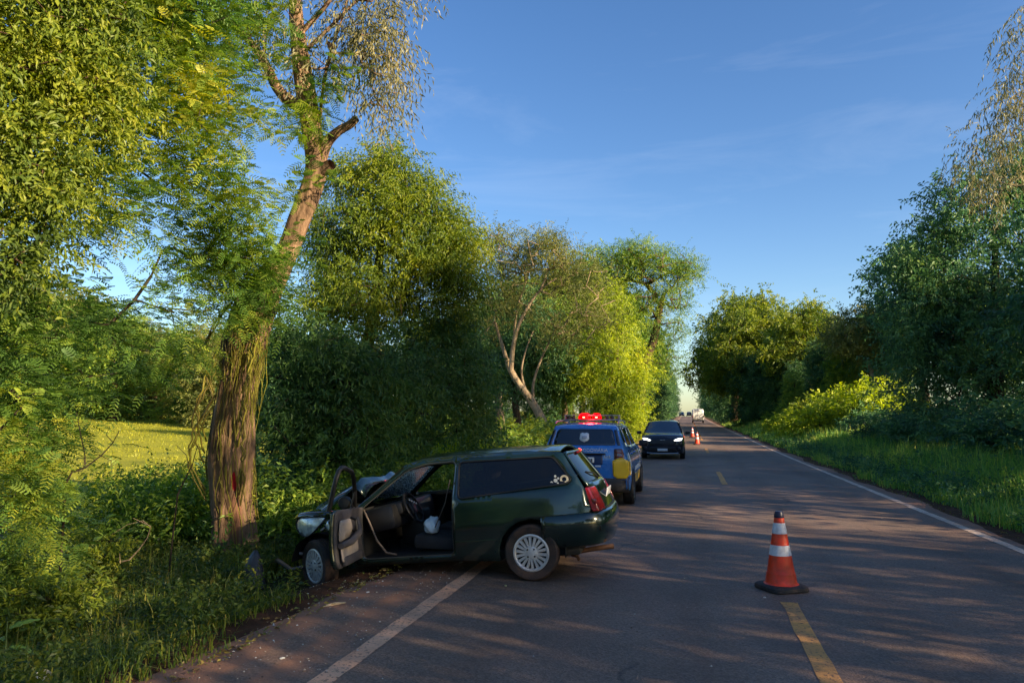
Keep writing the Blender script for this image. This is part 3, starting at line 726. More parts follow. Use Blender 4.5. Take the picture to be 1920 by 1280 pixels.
# stickers on the quarter window: a small pale figure and a ring badge
g = G(); g.lathe([(.024, 0), (.044, .0015), (.046, 0)], (-.405, wy(-.405, 1.015) + .001, 1.015), 'y', 24); o = g.obj('sticker', mat('cream_sticker', (.55, .50, .38), .6, var=.3, vscale=40), wagon)
g = G()
for dx, dz, r_ in ((0, .045, .013), (-.045, -.02, .015), (.0, .0, .021), (.02, -.03, .011), (-.02, -.045, .012), (.03, .02, .012)):
    g.lathe([(0, .001), (r_, .001), (r_, 0)], (-.315 - dx, wy(-.315, 1.01) + .001, 1.01 + dz), 'y', 12)
g.obj('sticker', mat('pale_sticker', (.52, .56, .58), .6), wagon)

# ---------------------------------------------------------------- things in and around the wreck
rs = np.random.RandomState(5)
bm = bmesh.new(); bmesh.ops.create_icosphere(bm, subdivisions=4, radius=1)
for v_ in bm.verts:
    p = v_.co.copy(); q = 1 + .32 * noise.noise(p * 1.7) + .14 * abs(noise.noise(p * 5)); v_.co = Vector((p.x * .085 * q, p.y * .10 * q, max(-.07, p.z * .10 * q)))
me = bpy.data.meshes.new('bag'); bm.to_mesh(me); bm.free()
for p in me.polygons: p.use_smooth = True
wm = Matrix.Translation((-1.61, 8.63, 0)) @ Euler((0, R(5.2), math.pi)).to_matrix().to_4x4()
bag = mobj('bag', me, mat('white_bag', (.55, .66, .72), .55, var=.15, bump=.3, bscale=30)); bag.location = wm @ Vector((1.17, .50, .595)); tag(bag, 'crumpled white bag lying on the driver seat of the wrecked wagon', 'bag')

# ---------------------------------------------------------------- blue and yellow police car
police = empty('police_car', (-1.97, 15.2, 0.0), (0, 0, R(90)))
tag(police, 'blue police car with yellow rear corners and red roof beacon lit, behind the wrecked wagon', 'car')
def sy(x, z):
    y = .875 - .05 * ((z - .6) / .4) ** 2 if z < .95 else .837 - (z - .95) * .37
    if z > 1.48: y -= .05 * ((z - 1.48) / .09) ** 2
    if x < -.3: y -= .085 * ((-.3 - x) / .5) ** 2
    if x > 2.7: y -= .16 * ((x - 2.7) / .55) ** 2
    return y
roofl = smooth_line([(-.56, 1.49), (-.45, 1.535), (.1, 1.572), (.8, 1.58), (1.3, 1.555), (1.55, 1.515)], 4)
def arch(xc, r_, z0, zc): 
    return [(xc + r_ * math.cos(t), zc + r_ * math.sin(t)) for t in np.linspace(-.15, math.pi + .15, 15)]
outl = [(-.70, 1.13)] + roofl + [(1.80, 1.33), (2.08, 1.11), (2.6, 1.05), (3.05, .96), (3.22, .86), (3.28, .65), (3.26, .34), (3.15, .27)] + arch(2.5, .375, .27, .335) + arch(0, .375, .27, .335) + [(-.70, .34), (-.76, .50), (-.785, .75), (-.775, 1.0)]
w1 = rnd_poly([(1.98, 1.115), (1.06, 1.125), (1.06, 1.475), (1.50, 1.455)], .05); w2 = rnd_poly([(.98, 1.125), (.05, 1.145), (.05, 1.465), (.98, 1.478)], .05); w3 = rnd_poly([(-.04, 1.17), (-.46, 1.225), (-.36, 1.43), (-.04, 1.46)], .05)
g = G()
for s in (1, -1): side(g, outl, [w1, w2, w3], sy, s, .08)
v, f = loft(across(roofl, sy, 15, .03)); g.add(v, f)
v, f = loft(across([(2.08, 1.11), (2.3, 1.10), (2.6, 1.05), (3.05, .96), (3.22, .86), (3.28, .65), (3.26, .34)], sy, 13, .03, .08)); g.add(v, f)
g.obj('body', M_blue, police, solid=.02, angle=40)
for s in (1, -1):
    for w in (w1, w2, w3):
        g = G(); side(g, w, [], sy, s, .1, -.006); g.obj('side_window', M_gl_black, police)
g = G(); rows = across([(1.56, 1.51), (1.80, 1.33), (2.08, 1.11)], sy, 11, .03, .05, .03); v, f = loft(rows); g.add(v, f); g.obj('windshield', M_gl_black, police)
def rx(y, z, o=0.0): return np.interp(z, [.3, .55, .9, 1.10, 1.16, 1.49, 1.53], [-.72, -.80, -.79, -.765, -.75, -.565, -.50]) - .05 * (1 - (y / .8) ** 2) - o
rh = lambda z: float(np.interp(z, [.3, .9, 1.12, 1.49, 1.53], [.80, .805, .755, .60, .56]))
rp = [(rh(z), z) for z in (.52, .7, .9, 1.12, 1.3, 1.49, 1.53)]; rp = rp + [(-a, b) for a, b in rp[::-1]]
rwin = rnd_poly([(.61, 1.165), (.535, 1.475), (-.535, 1.475), (-.61, 1.165)], .06)
g = G(); v, f = panel(rp, [rwin], lambda y, z: (rx(y, z), y, z), .08); g.add(v, f); tgo = g.obj('tailgate', M_blue, police, solid=.02, angle=50)
def rear_piece(name, poly, m, o, parent, step=.06, solid=.012):
    g = G(); v, f = panel(poly, [], lambda y, z: (rx(y, z, o), y, z), step); g.add(v, f); return g.obj(name, m, parent, solid=solid, off=-1, angle=50)
rear_piece('rear_window', rwin, M_gl_black, -.004, tgo, solid=.006)
rear_piece('window_surround', rnd_poly([(.70, 1.17), (.62, 1.46), (.56, 1.46), (.635, 1.17)], .02), M_gl_black, .004, tgo); rear_piece('window_surround', rnd_poly([(-.70, 1.17), (-.62, 1.46), (-.56, 1.46), (-.635, 1.17)], .02), M_gl_black, .004, tgo)
rear_piece('plate_recess', rnd_poly([(.36, .80), (.36, 1.0), (-.36, 1.0), (-.36, .80)], .03), mat('dark_blue_recess', (.008, .03, .11), .35), .003, tgo)
pl = rear_piece('number_plate', rnd_poly([(.20, .84), (.20, .945), (-.20, .945), (-.20, .84)], .01), M_plate, .014, tgo, solid=.006)
for k in range(7):
    g = G(); g.box((rx(0, .885, .018), .15 - .05 * k, .888), (.004, .028 if k != 3 else .012, .055)); g.obj('plate_character', M_ink, tgo)
g = G(); g.box((rx(0, 1.005, .016), 0, 1.005), (.03, .84, .03), bev=.01); g.obj('plate_lamp_strip', M_dark, tgo)
shield = [(-.085, 1.385), (-.045, 1.405), (0, 1.395), (.045, 1.405), (.085, 1.385), (.088, 1.32), (.095, 1.29), (.07, 1.255), (0, 1.225), (-.07, 1.255), (-.095, 1.29), (-.088, 1.32)]
cr = rear_piece('crest', [(y, z - .0) for y, z in shield[::-1]], M_letter, .010, tgo, .05, .003)
rear_piece('crest_ring', rnd_poly([(.05, 1.285), (.05, 1.345), (-.05, 1.345), (-.05, 1.285)], .028, 4), mat('crest_grey', (.45, .46, .5), .5), .0135, tgo, .05, .002)
text('lettering', 'POLÍCIA RODOVIÁRIA', .088, tgo, (rx(0, 1.07, .022), -.02, 1.072), (R(90), 0, R(-90)), M_letter)
for k in range(3):
    g = G(); g.box((rx(.42, .95, .010), -.40 - .045 * k, .955), (.01, .032, .05 - .012 * (k == 1)), bev=.004); g.obj('tailgate_badge', mat('pale_badge', (.45, .55, .7), .4), tgo)
g = G(); g.box((rx(.3, .77, .008), -.27, .775), (.012, .11, .03), bev=.004); g.obj('release_handle', M_letter, tgo)
for s in (1, -1):
    t = rear_piece('tail_lamp', rnd_poly([(s * .575, .90), (s * .575, 1.105), (s * .735, 1.105), (s * .765, 1.0), (s * .765, .90)][::s], .03), M_smoke_red, .02, police, .05, .04)
    g = G(); g.box((rx(.67, 1.03, .028), s * .67, 1.035), (.012, .13, .018), bev=.004); g.box((rx(.67, .96, .028), s * .67, .955), (.012, .14, .03), bev=.006); g.obj('lamp_element', M_red_lens, t)
    hexa = [(s * .555, .60), (s * .545, .885), (s * .70, .945), (s * .855, .875), (s * .855, .62), (s * .81, .548), (s * .63, .548)]
    rear_piece('corner_panel', rnd_poly(hexa[::s], .02), M_yellow, .022, police, .06, .03)
# dark bumper and skid plate
rows = []
for y in np.linspace(-.83, .83, 13):
    b = .06 * (1 - (y / .85) ** 2); rows.append([Vector((-.76 - b + .10 * max(0, abs(y) - .7) / .13, y, z)) + Vector((dx, 0, 0)) for z, dx in ((.60, .05), (.585, -.02), (.50, -.045), (.40, -.02), (.30, .06), (.27, .16))])
g = G(); v, f = loft(rows); g.add(v, f); g.obj('rear_bumper', M_greyplastic, police, solid=.02, angle=50)
for s in (1, -1):
    g = G(); g.box((-.795, s * .62, .43), (.02, .14, .045), bev=.01); g.obj('reflector', M_red_lens, police)
    # livery on the flanks: white chevrons and yellow block
    for k, (x0, x1, z0, z1, m) in enumerate([(-.50, -.40, .62, 1.02, M_letter), (2.05, 2.20, .60, 1.0, M_letter), (.45, 1.9, .62, .70, M_letter), (2.88, 3.10, .55, .78, M_yellow), (-.62, -.50, .60, .86, M_yellow), (.50, 1.95, .36, .56, M_yellow)]):
        g = G(); side(g, [(x0, z0), (x1, z0), (x1 + .06, z1), (x0 + .06, z1)], [], sy, s, .1, .003); g.obj('livery_band', m, police)
    g = G(); g.box((1.78, s * .98, 1.13), (.13, .20, .14), bev=.04); g.box((1.80, s * .87, 1.10), (.05, .12, .03), bev=.01); g.obj('door_mirror', M_black, police)
    g = G(); g.tube([(-.35, s * .63, 1.575), (-.25, s * .62, 1.615), (.6, s * .61, 1.635), (1.2, s * .61, 1.61), (1.3, s * .61, 1.575)], .018, 8); g.obj('roof_rail', M_silver, police)
    for xx in (.30, 1.05):
        g = G(); g.box((xx, s * (sy(xx, .98) + .012), .98), (.17, .03, .03), bev=.01); g.obj('door_handle', M_blue, police)
    wheel(police, (0, s * .79, .325), .325, .21, s, 0, 'alloy', M_rubber); wheel(police, (2.5, s * .79, .325), .325, .21, s, 0, 'alloy', M_rubber)
    for xc in (0, 2.5):
        g = G(); a0 = [(xc + .385 * math.cos(t), .335 + .385 * math.sin(t)) for t in np.linspace(-.1, math.pi + .1, 14)]
        v, f = loft([[Vector((x, s * .87, z)) for x, z in a0], [Vector((x, s * .55, z)) for x, z in a0]]); g.add(v, f); g.add([Vector((x, s * .55, z)) for x, z in a0], [tuple(range(14))]); g.obj('wheel_arch', M_dark, police)
g = G(); g.box((1.25, 0, .36), (3.7, 1.3, .16), bev=.03); g.obj('underbody', M_dark, police)
g = G(); g.box((.9, 0, 1.05), (2.4, 1.3, .5), bev=.1); g.obj('cabin', M_dark, police)
# light bar with its red beacon burning
lb = empty('light_bar', (.55, 0, 1.615), (0, 0, 0), police)
g = G(); g.box((0, 0, .03), (.26, 1.16, .035), bev=.012); g.box((0, 0, .125), (.24, 1.14, .018), bev=.008)
for y in (-.56, .56): g.box((0, y, .08), (.24, .03, .11), bev=.008)
g.obj('bar_frame', mat('bar_frame_grey', (.30, .30, .31), .4, .3), lb)
M_beacon = mat('red_beacon_lit', (.2, .0, .0), .4, spec=.2, emit=(1.0, .0, .002), estr=.55)
for y, w in ((.13, .27), (-.13, .20)):
    g = G(); g.lathe([(.001, .13), (w * .28, .125), (w * .44, .095), (w * .5, .04), (w * .5, 0)], (-.03, y + .03, .045), 'z', 20); b = g.obj('beacon', M_beacon, lb)
    g = G(); g.box((-.03 - w * .5, y + .03, .085), (.012, .045, .022), bev=.004); g.obj('led', mat('hot_led', (1, .4, .3), .3, emit=(1, .25, .12), estr=4), b)
for y in (-.42, -.31, .40, .49):
    g = G(); g.box((0, y, .08), (.16, .075, .06), bev=.012); g.obj('dark_lens', mat('unlit_lens', (.05, .008, .01), .2, coat=1), lb)

ld = bpy.data.lights.new('beacon_light', 'POINT'); ld.energy = 5; ld.color = (1, .02, .02); ld.shadow_soft_size = .08
lo_ = bpy.data.objects.new('beacon_light', ld); lo_.location = (-.17, .03, .16); link(lo_, lb)

# ---------------------------------------------------------------- dark blue-grey oncoming car
suv = empty('oncoming_car', (-1.05, 31.75, float(prof(31.5))), (0, 0, R(-90)))
tag(suv, 'dark blue-grey compact car with white headlamps lit facing the camera', 'car')
def uy(x, z):
    y = .868 - .05 * ((z - .6) / .4) ** 2 if z < .98 else .830 - (z - .98) * .40
    if z > 1.42: y -= .06 * ((z - 1.42) / .09) ** 2
    if x > .35: y -= .13 * ((x - .35) / .45) ** 2
    if x < -2.7: y -= .10 * ((-2.7 - x) / .5) ** 2
    return y
roofl = smooth_line([(-1.05, 1.47), (-1.30, 1.52), (-1.9, 1.55), (-2.5, 1.535), (-2.95, 1.47)], 4)
outl = [(-.35, 1.06), (-.72, 1.27)] + roofl + [(-3.12, 1.15), (-3.25, .95), (-3.28, .5), (-3.2, .28)] + arch(-2.53, .36, .26, .32)[::-1] + arch(0, .36, .26, .32)[::-1] + [(.62, .24), (.76, .36), (.80, .60), (.76, .80), (.60, .93), (.2, 1.01)]
v1 = rnd_poly([(-.62, 1.07), (-1.50, 1.08), (-1.50, 1.45), (-1.12, 1.425)], .05); v2 = rnd_poly([(-1.57, 1.08), (-2.55, 1.10), (-2.45, 1.43), (-1.57, 1.455)], .05)
g = G()
for s in (1, -1): side(g, outl, [v1, v2], uy, s, .08)
v, f = loft(across(roofl, uy, 13, .025)); g.add(v, f)
v, f = loft(across([(-.35, 1.06), (0, 1.04), (.2, 1.01), (.45, .965), (.60, .93), (.70, .86)], uy, 13, .03, .07)); g.add(v, f)
v, f = loft(across([(-2.95, 1.47), (-3.12, 1.15), (-3.25, .95), (-3.28, .5), (-3.2, .28)], uy, 11, .0, -.05)); g.add(v, f)
g.obj('body', M_navy, suv, solid=.02, angle=40)
for s in (1, -1):
    for w in (v1, v2): g = G(); side(g, w, [], uy, s, .1, -.006); g.obj('side_window', M_gl_black, suv)
g = G(); rows = across([(-1.06, 1.465), (-.72, 1.27), (-.36, 1.065)], uy, 13, .02, .10, .06); v, f = loft(rows); g.add(v, f); g.obj('windshield', mat('windshield_glass', (.015, .022, .032), .05, 0, .6, coat=1), suv)
def fx(y, z, o=0.0): return np.interp(z, [.2, .35, .6, .80, .88, .93], [.70, .77, .80, .77, .69, .60]) + .07 * (1 - (y / .82) ** 2) - .16 * max(0, (abs(y) - .6) / .2) ** 2 * .5 + o
fp = [(.74, .22), (.79, .45), (.79, .72), (.77, .88), (.60, .905)]; fp = fp + [(-a, b) for a, b in fp[::-1]]
g = G(); v, f = panel(fp, [], lambda y, z: (fx(y, z, .004), y, z), .07); g.add(v, f); fa = g.obj('front_bumper', M_navy, suv, solid=.02, angle=50)
def front_piece(name, poly, m, o, parent, solid=.012, step=.05):
    g = G(); v, f = panel(poly, [], lambda y, z: (fx(y, z, o), y, z), step); g.add(v, f); return g.obj(name, m, parent, solid=solid, off=0, angle=50)
front_piece('grille', rnd_poly([(-.50, .60), (.50, .60), (.60, .76), (.40, .82), (-.40, .82), (-.60, .76)], .03), M_black, .014, fa)
front_piece('air_intake', rnd_poly([(-.58, .28), (.58, .28), (.50, .50), (-.50, .50)], .03), M_black, .014, fa)
for k in range(4):
    g = G(); g.tube([(fx(y, .63 + .045 * k, .024), y, .63 + .045 * k) for y in np.linspace(-.48, .48, 9)], .007, 6); g.obj('grille_slat', M_greyplastic, fa)
g = G()
for k, y in enumerate((.075, .025, -.025, -.075)): g.box((fx(y, .775, .026), y, .775), (.008, .022, .034), bev=.003)
g.obj('badge', M_chrome, fa)
front_piece('number_plate', rnd_poly([(-.20, .33), (.20, .33), (.20, .435), (-.20, .435)], .01), M_plate, .03, fa, .008)
g = G(); g.tube([(fx(y, .25 + .02 * abs(y), .02), y, .245 + .05 * abs(y) ** 2) for y in np.linspace(-.62, .62, 13)], .014, 8); g.obj('chrome_lip', M_chrome, fa)
M_headon = mat('headlamp_lit', (.9, .9, .9), .2, emit=(1.0, .97, .92), estr=1.1)
for s in (1, -1):
    h_ = front_piece('head_lamp', rnd_poly([(s * .44, .765), (s * .50, .735), (s * .74, .76), (s * .795, .85), (s * .60, .835)][::s], .02), M_headon, .02, suv, .03)
    front_piece('fog_lamp', rnd_poly([(s * .60, .42), (s * .72, .40), (s * .73, .50), (s * .62, .52)][::s], .03), M_greyplastic, .018, fa)
    g = G(); g.box((-.50, s * 1.0, 1.05), (.12, .20, .13), bev=.04); g.box((-.48, s * .89, 1.02), (.05, .12, .03), bev=.01); g.obj('door_mirror', M_black, suv)
    g = G(); g.tube([(-1.25, s * .60, 1.53), (-1.35, s * .60, 1.56), (-2.4, s * .60, 1.575), (-2.7, s * .60, 1.53)], .015, 8); g.obj('roof_rail', M_black, suv)
    wheel(suv, (0, s * .77, .32), .32, .20, s, 0, 'alloy', M_rubber); wheel(suv, (-2.53, s * .77, .32), .32, .20, s, 0, 'alloy', M_rubber)
    for xc in (0, -2.53):
        g = G(); a0 = [(xc + .37 * math.cos(t), .32 + .37 * math.sin(t)) for t in np.linspace(-.1, math.pi + .1, 14)]
        v, f = loft([[Vector((x, s * .86, z)) for x, z in a0], [Vector((x, s * .55, z)) for x, z in a0]]); g.add(v, f); g.add([Vector((x, s * .55, z)) for x, z in a0], [tuple(range(14))]); g.obj('wheel_arch', M_dark, suv)
g = G(); g.box((-1.25, 0, .33), (3.6, 1.3, .16), bev=.03); g.obj('underbody', M_dark, suv)
g = G(); g.box((-1.9, 0, .98), (2.0, 1.3, .5), bev=.1); g.obj('cabin', M_dark, suv)

# ---------------------------------------------------------------- white van far down the road
van = empty('delivery_van', (1.62, 138.0, float(prof(138))), (0, 0, R(90))); tag(van, 'white panel van driving away far down the road', 'van')
def vy(x, z): return 1.03 - .02 * ((z - 1.2) / 1) ** 2 - (.10 * max(0, z - 2.2) / .25) - (.25 * max(0, (x - 3.9) / 1.2) ** 2)
vr = [(-.95, 2.40), (-.6, 2.46), (2.5, 2.47), (3.3, 2.40)]
vo_ = [(-1.0, .45), (-1.0, 2.30)] + vr + [(4.1, 1.55), (4.7, 1.30), (4.95, .95), (4.95, .40)] + arch(3.6, .42, .4, .36) + arch(0, .42, .4, .36)
vw = rnd_poly([(3.95, 1.50), (2.95, 1.50), (2.95, 2.10), (3.45, 2.08)], .06)
g = G()
for s in (1, -1): side(g, vo_, [vw], vy, s, .25)
v, f = loft(across(vr, vy, 9, .04)); g.add(v, f); v, f = loft(across([(-1.0, .45), (-1.0, 1.3), (-1.0, 2.30), (-.95, 2.40)], vy, 9, 0, -.02)); g.add(v, f)
v, f = loft(across([(4.1, 1.55), (4.7, 1.30), (4.95, .95), (4.95, .40)], vy, 9, .0, .12)); g.add(v, f)
g.obj('body', M_white, van, solid=.02, angle=40)
for s in (1, -1): g = G(); side(g, vw, [], vy, s, .2, -.01); g.obj('side_window', M_gl_black, van)
g = G(); v, f = loft(across([(3.3, 2.38), (4.1, 1.56)], vy, 9, .03, .1, .05)); g.add(v, f); g.obj('windshield', M_gl_black, van)
g = G(); g.box((-1.03, 0, 1.45), (.012, .02, 1.7)); g.obj('door_gap', M_dark, van)
g = G(); g.box((-1.06, 0, .50), (.14, 2.0, .16), bev=.04); g.obj('rear_bumper', M_greyplastic, van)
g = G(); g.box((-1.035, -.18, .85), (.02, .42, .13), bev=.004); g.obj('number_plate', M_plate, van)
g = G(); g.box((-1.05, -.30, 1.10), (.04, .08, .14), bev=.01); g.obj('door_handle', M_black, van)
for s in (1, -1):
    g = G(); g.box((-1.02, s * .93, 1.15), (.05, .12, .5), bev=.02); g.obj('tail_lamp', M_smoke_red, van)
    for xc in (0, 3.6): wheel(van, (xc, s * .90, .36), .36, .24, s, 0, 'alloy', M_rubber)
    g = G(); g.box((3.7, s * 1.18, 1.65), (.12, .22, .32), bev=.04); g.obj('door_mirror', M_black, van)
g = G(); g.box((1.8, 0, .45), (5, 1.6, .2)); g.obj('underbody', M_dark, van)

for (x, y, rz, lab) in ((-2.2, 252.0, -90, 'tiny dark car on the far crest of the road, the one away from the van'), (.2, 262.0, 90, 'tiny dark car on the far crest of the road, the one next to the van')):
    c = copy_tree(suv); c.name = 'distant_car'; c.location = (x, y, float(prof(y))); c.rotation_euler = (0, 0, R(rz)); tag(c, lab, 'car', 'distant cars on the crest')
    for ch in list(c.children):
        if ch.name.startswith('head_lamp'): ch.data = ch.data.copy(); ch.data.materials[0] = M_white_lens

# ---------------------------------------------------------------- traffic cones
M_cone = mat('cone_orange', (.88, .050, .010), .38, 0, .5, var=.10, vscale=12, dirt=(.25, .07, .03), dirt_amt=.5, dscale=9)
M_band = mat('cone_white_band', (.72, .73, .78), .4, var=.12, vscale=25, dirt=(.4, .3, .25), dirt_amt=.5, dscale=14)
M_cbase = mat('cone_base_rubber', (.018, .017, .018), .75, dirt=(.12, .07, .05), dirt_amt=.7, dscale=8)
M_ccap = mat('cone_cap_blue', (.012, .014, .05), .4)
def cone(loc, label, rz, bands=True):
    c = empty('traffic_cone', loc, (0, 0, rz)); tag(c, label, 'traffic cone', 'traffic cones along the centre line')
    g = G(); sq = rnd_poly([(.205, .205), (-.205, .205), (-.205, -.205), (.205, -.205)], .10, 4)
    n = len(sq); rings = [(1.0, .004), (1.03, .012), (1.0, .040), (.93, .052), (.80, .060)]
    vs = [(x * k, y * k, z) for k, z in rings for x, y in sq]; fs = [(a * n + i, a * n + (i + 1) % n, (a + 1) * n + (i + 1) % n, (a + 1) * n + i) for a in range(4) for i in range(n)] + [tuple(range(n))[::-1], tuple(4 * n + i for i in range(n))]
    g.add(vs, fs); g.obj('base', M_cbase, c)
    H = .76; rad = lambda z: .150 - (.150 - .036) * (z - .06) / (H - .06)
    prof_ = [(.172, .058), (.160, .066)] + [(rad(z) + (.004 if (z < .25) else 0), z) for z in (.075, .16, .165)] + [(rad(.17), .17), (rad(.245), .245), (rad(.25), .252)] + [(rad(z), z) for z in (.33, .43, .54, .65, .70)]
    g = G(); g.lathe(prof_, n=32); g.obj('cone_body', M_cone, c)
    for a, b in ((.335, .435), (.545, .65)):
        g = G(); g.lathe([(rad(a) + .0005, a), (rad(a) + .003, a + .002), (rad(b) + .003, b - .002), (rad(b) + .0005, b)], n=32); g.obj('reflective_band', M_band, c)
    g = G(); g.lathe([(rad(.70) + .002, .70), (rad(.70) + .004, .705), (.040, .75), (.034, .762), (.001, .765)], n=24); g.obj('cap', M_ccap, c)
    return c
cone((.86, 8.05, 0), 'large orange and white cone nearest the camera, on the centre line', .5)
cone((.46, 46.0, float(prof(46))), 'small far cone beside the oncoming dark car, the nearer of the far pair', .2)
cone((.25, 59.0, float(prof(59))), 'smallest farthest cone beyond the oncoming dark car', .9)

# ---------------------------------------------------------------- plant kit
def unit(a): return a / np.maximum(np.linalg.norm(a, axis=-1, keepdims=True), 1e-9)
def blob_pts(rs, blobs, shell=.5):
    """blobs: (centre, (rx, ry, rz), n)"""
    out = []
    for c, r_, n in blobs:
        d = unit(rs.randn(n, 3)); k = rs.rand(n, 1) ** shell
        out.append(np.asarray(c) + d * k * np.asarray(r_))
    return np.concatenate(out)
def pblob(px, py, d, wx, wy_, n, depth=None):
    c = at(px, py, d); s = d / FPX
    return (c, (wx * s, depth if depth else wx * s, wy_ * s), n)
def skeleton(rs, trunk, rads, tips, seg=.6, sag=.06, tip_r=.007, pw=2.3, maxr=None, limbs=()):
    """grow limbs from the trunk line to every tip; returns node arrays"""
    P = [np.array(trunk[0], float)]; par = [-1]
    for a, b in zip(trunk[:-1], trunk[1:]):
        a, b = np.array(a, float), np.array(b, float); k = max(1, int(np.linalg.norm(b - a) / (seg * .6)))
        for j in range(1, k + 1): par.append(len(P) - 1); P.append(a + (b - a) * j / k)
    nt = len(P); tr = np.interp(np.linspace(0, 1, nt), np.linspace(0, 1, len(rads)), rads)
    tr = list(tr)
    for lp, lr in limbs:
        m0 = len(P)
        for i, (a, b) in enumerate(zip(lp[:-1], lp[1:])):
            a, b = np.array(a, float), np.array(b, float); k = max(1, int(np.linalg.norm(b - a) / (seg * .6)))
            for j in range(1, k + 1): par.append(len(P) - 1 if len(P) > m0 else 0); P.append(a + (b - a) * j / k); tr.append(lr[i] + (lr[i + 1] - lr[i]) * j / k)
    nt = len(P); tr = np.array(tr)
    hb = trunk[0][2] + .28 * (max(t[2] for t in trunk) - trunk[0][2])
    order = np.argsort(np.linalg.norm(tips[:, None, :] - np.array(P)[None, ::3, :], axis=2).min(1))
    tip_node = np.zeros(len(tips), int); tip_dir = np.zeros((len(tips), 3))
    cap = 60000; A = np.zeros((cap, 3)); n = nt; A[:n] = np.array(P)
    pen = np.zeros(cap); pen[:nt] = np.where(A[:nt, 2] < hb, 2.0, 0.0)
    for t in order:
        p = tips[t]; d = np.linalg.norm(A[:n] - p, axis=1)
        cost = d + .55 * np.maximum(0, A[:n, 2] - p[2]) + pen[:n]
        j = int(cost.argmin()); q = A[j]; L = d[j]; k = max(1, int(L / seg)); prev = j
        bend = rs.randn(3) * .10 * L; bend[2] -= 0
        for s in range(1, k + 1):
            u = s / k; x = q + (p - q) * u + bend * math.sin(math.pi * u) + np.array([0, 0, sag * L * math.sin(math.pi * u)])
            A[n] = x; par.append(prev); prev = n; n += 1
        tip_node[t] = prev; e = A[prev] - A[par[prev]]; tip_dir[t] = e / (np.linalg.norm(e) + 1e-9)
    A = A[:n]; par = np.array(par); acc = np.zeros(n); has = np.zeros(n, bool)
    for i in range(n - 1, 0, -1):
        if not has[i]: acc[i] = tip_r ** pw
        if par[i] >= 0: acc[par[i]] += acc[i]; has[par[i]] = True
    rad = acc ** (1 / pw)
    if maxr: rad = np.minimum(rad, maxr)
    rad[:nt] = np.maximum(tr, 0)
    return A, par, rad, nt, tip_dir
def tubes(A, par, rad, idx, sides=6, ext=.12):
    a = A[par[idx]]; b = A[idx]; t = unit(b - a); b = b + t * (np.minimum(rad[idx], .05) * ext)[:, None]
    ra = np.minimum(rad[par[idx]], rad[idx] * 1.35); rb = rad[idx]
    ref = np.where(np.abs(t[:, 2:3]) > .9, np.array([[1., 0, 0]]), np.array([[0, 0, 1.]])); u = unit(np.cross(t, ref)); w = np.cross(t, u)
    ang = np.linspace(0, 2 * math.pi, sides, endpoint=False); c, s = np.cos(ang), np.sin(ang)
    ring = u[:, None, :] * c[None, :, None] + w[:, None, :] * s[None, :, None]
    V = np.concatenate([a[:, None, :] + ring * ra[:, None, None], b[:, None, :] + ring * rb[:, None, None]], 1)
    k = np.arange(sides); base = np.stack([k, (k + 1) % sides, sides + (k + 1) % sides, sides + k], 1)
    Q = (np.arange(len(idx)) * 2 * sides)[:, None, None] + base[None]
    return V.reshape(-1, 3), Q.reshape(-1, 4)
def trunk_mesh(path, rads, sides=28, sub=5, ridge=.10, seed=0, lump=.10, flare=0.0):
    """smooth ridged trunk; path list of 3-D points"""
    P = np.array(path, float); n = len(P); t = np.linspace(0, n - 1, (n - 1) * sub + 1)
    def cr(M):
        E = np.vstack([2 * M[0] - M[1], M, 2 * M[-1] - M[-2]]); i = np.minimum(t.astype(int), n - 2); f = (t - i)[:, None]
        a, b, c, d = E[i], E[i + 1], E[i + 2], E[i + 3]; return .5 * (2 * b + (c - a) * f + (2 * a - 5 * b + 4 * c - d) * f ** 2 + (3 * b - a - 3 * c + d) * f ** 3)
    C_ = cr(P); r_ = cr(np.array(rads, float)[:, None])[:, 0]
    tg = unit(np.gradient(C_, axis=0)); u = unit(np.cross(tg, np.array([[0, 1., 0]]))); w = np.cross(tg, u)
    ang = np.linspace(0, 2 * math.pi, sides, endpoint=False); V = []
    for i in range(len(C_)):
        for k, a in enumerate(ang):
            h = i * .10; q = 1 + ridge * noise.noise((math.cos(a) * 2.6, math.sin(a) * 2.6, h * .35 + seed)) + ridge * .8 * noise.noise((math.cos(a) * 6, math.sin(a) * 6, h * .6 + seed)) + lump * noise.noise((math.cos(a) * .8, math.sin(a) * .8, h * .8 + seed + 7))
            if flare and i < sub * 2: q += flare * (1 - i / (sub * 2)) ** 2 * (1 + .5 * math.sin(5 * a))
            V.append(C_[i] + (u[i] * math.cos(a) + w[i] * math.sin(a)) * r_[i] * q)
    m = len(C_); i = np.arange(sides)[None, :]; j = np.arange(m - 1)[:, None] * sides
    Q = np.stack([j + i, j + (i + 1) % sides, j + sides + (i + 1) % sides, j + sides + i], -1).reshape(-1, 4)
    return np.array(V), Q
def twigs(rs, tips, dirs, n, spread=.9, up=.1, jit=.15):
    P = np.repeat(tips, n, 0) + rs.randn(len(tips) * n, 3) * jit
    D = unit(np.repeat(dirs, n, 0) * .7 + rs.randn(len(tips) * n, 3) * spread + np.array([0, 0, up]))
    rnd = np.repeat(rs.rand(len(tips)), n) * .45 + rs.rand(len(tips) * n) * .35
    return P, D, rnd
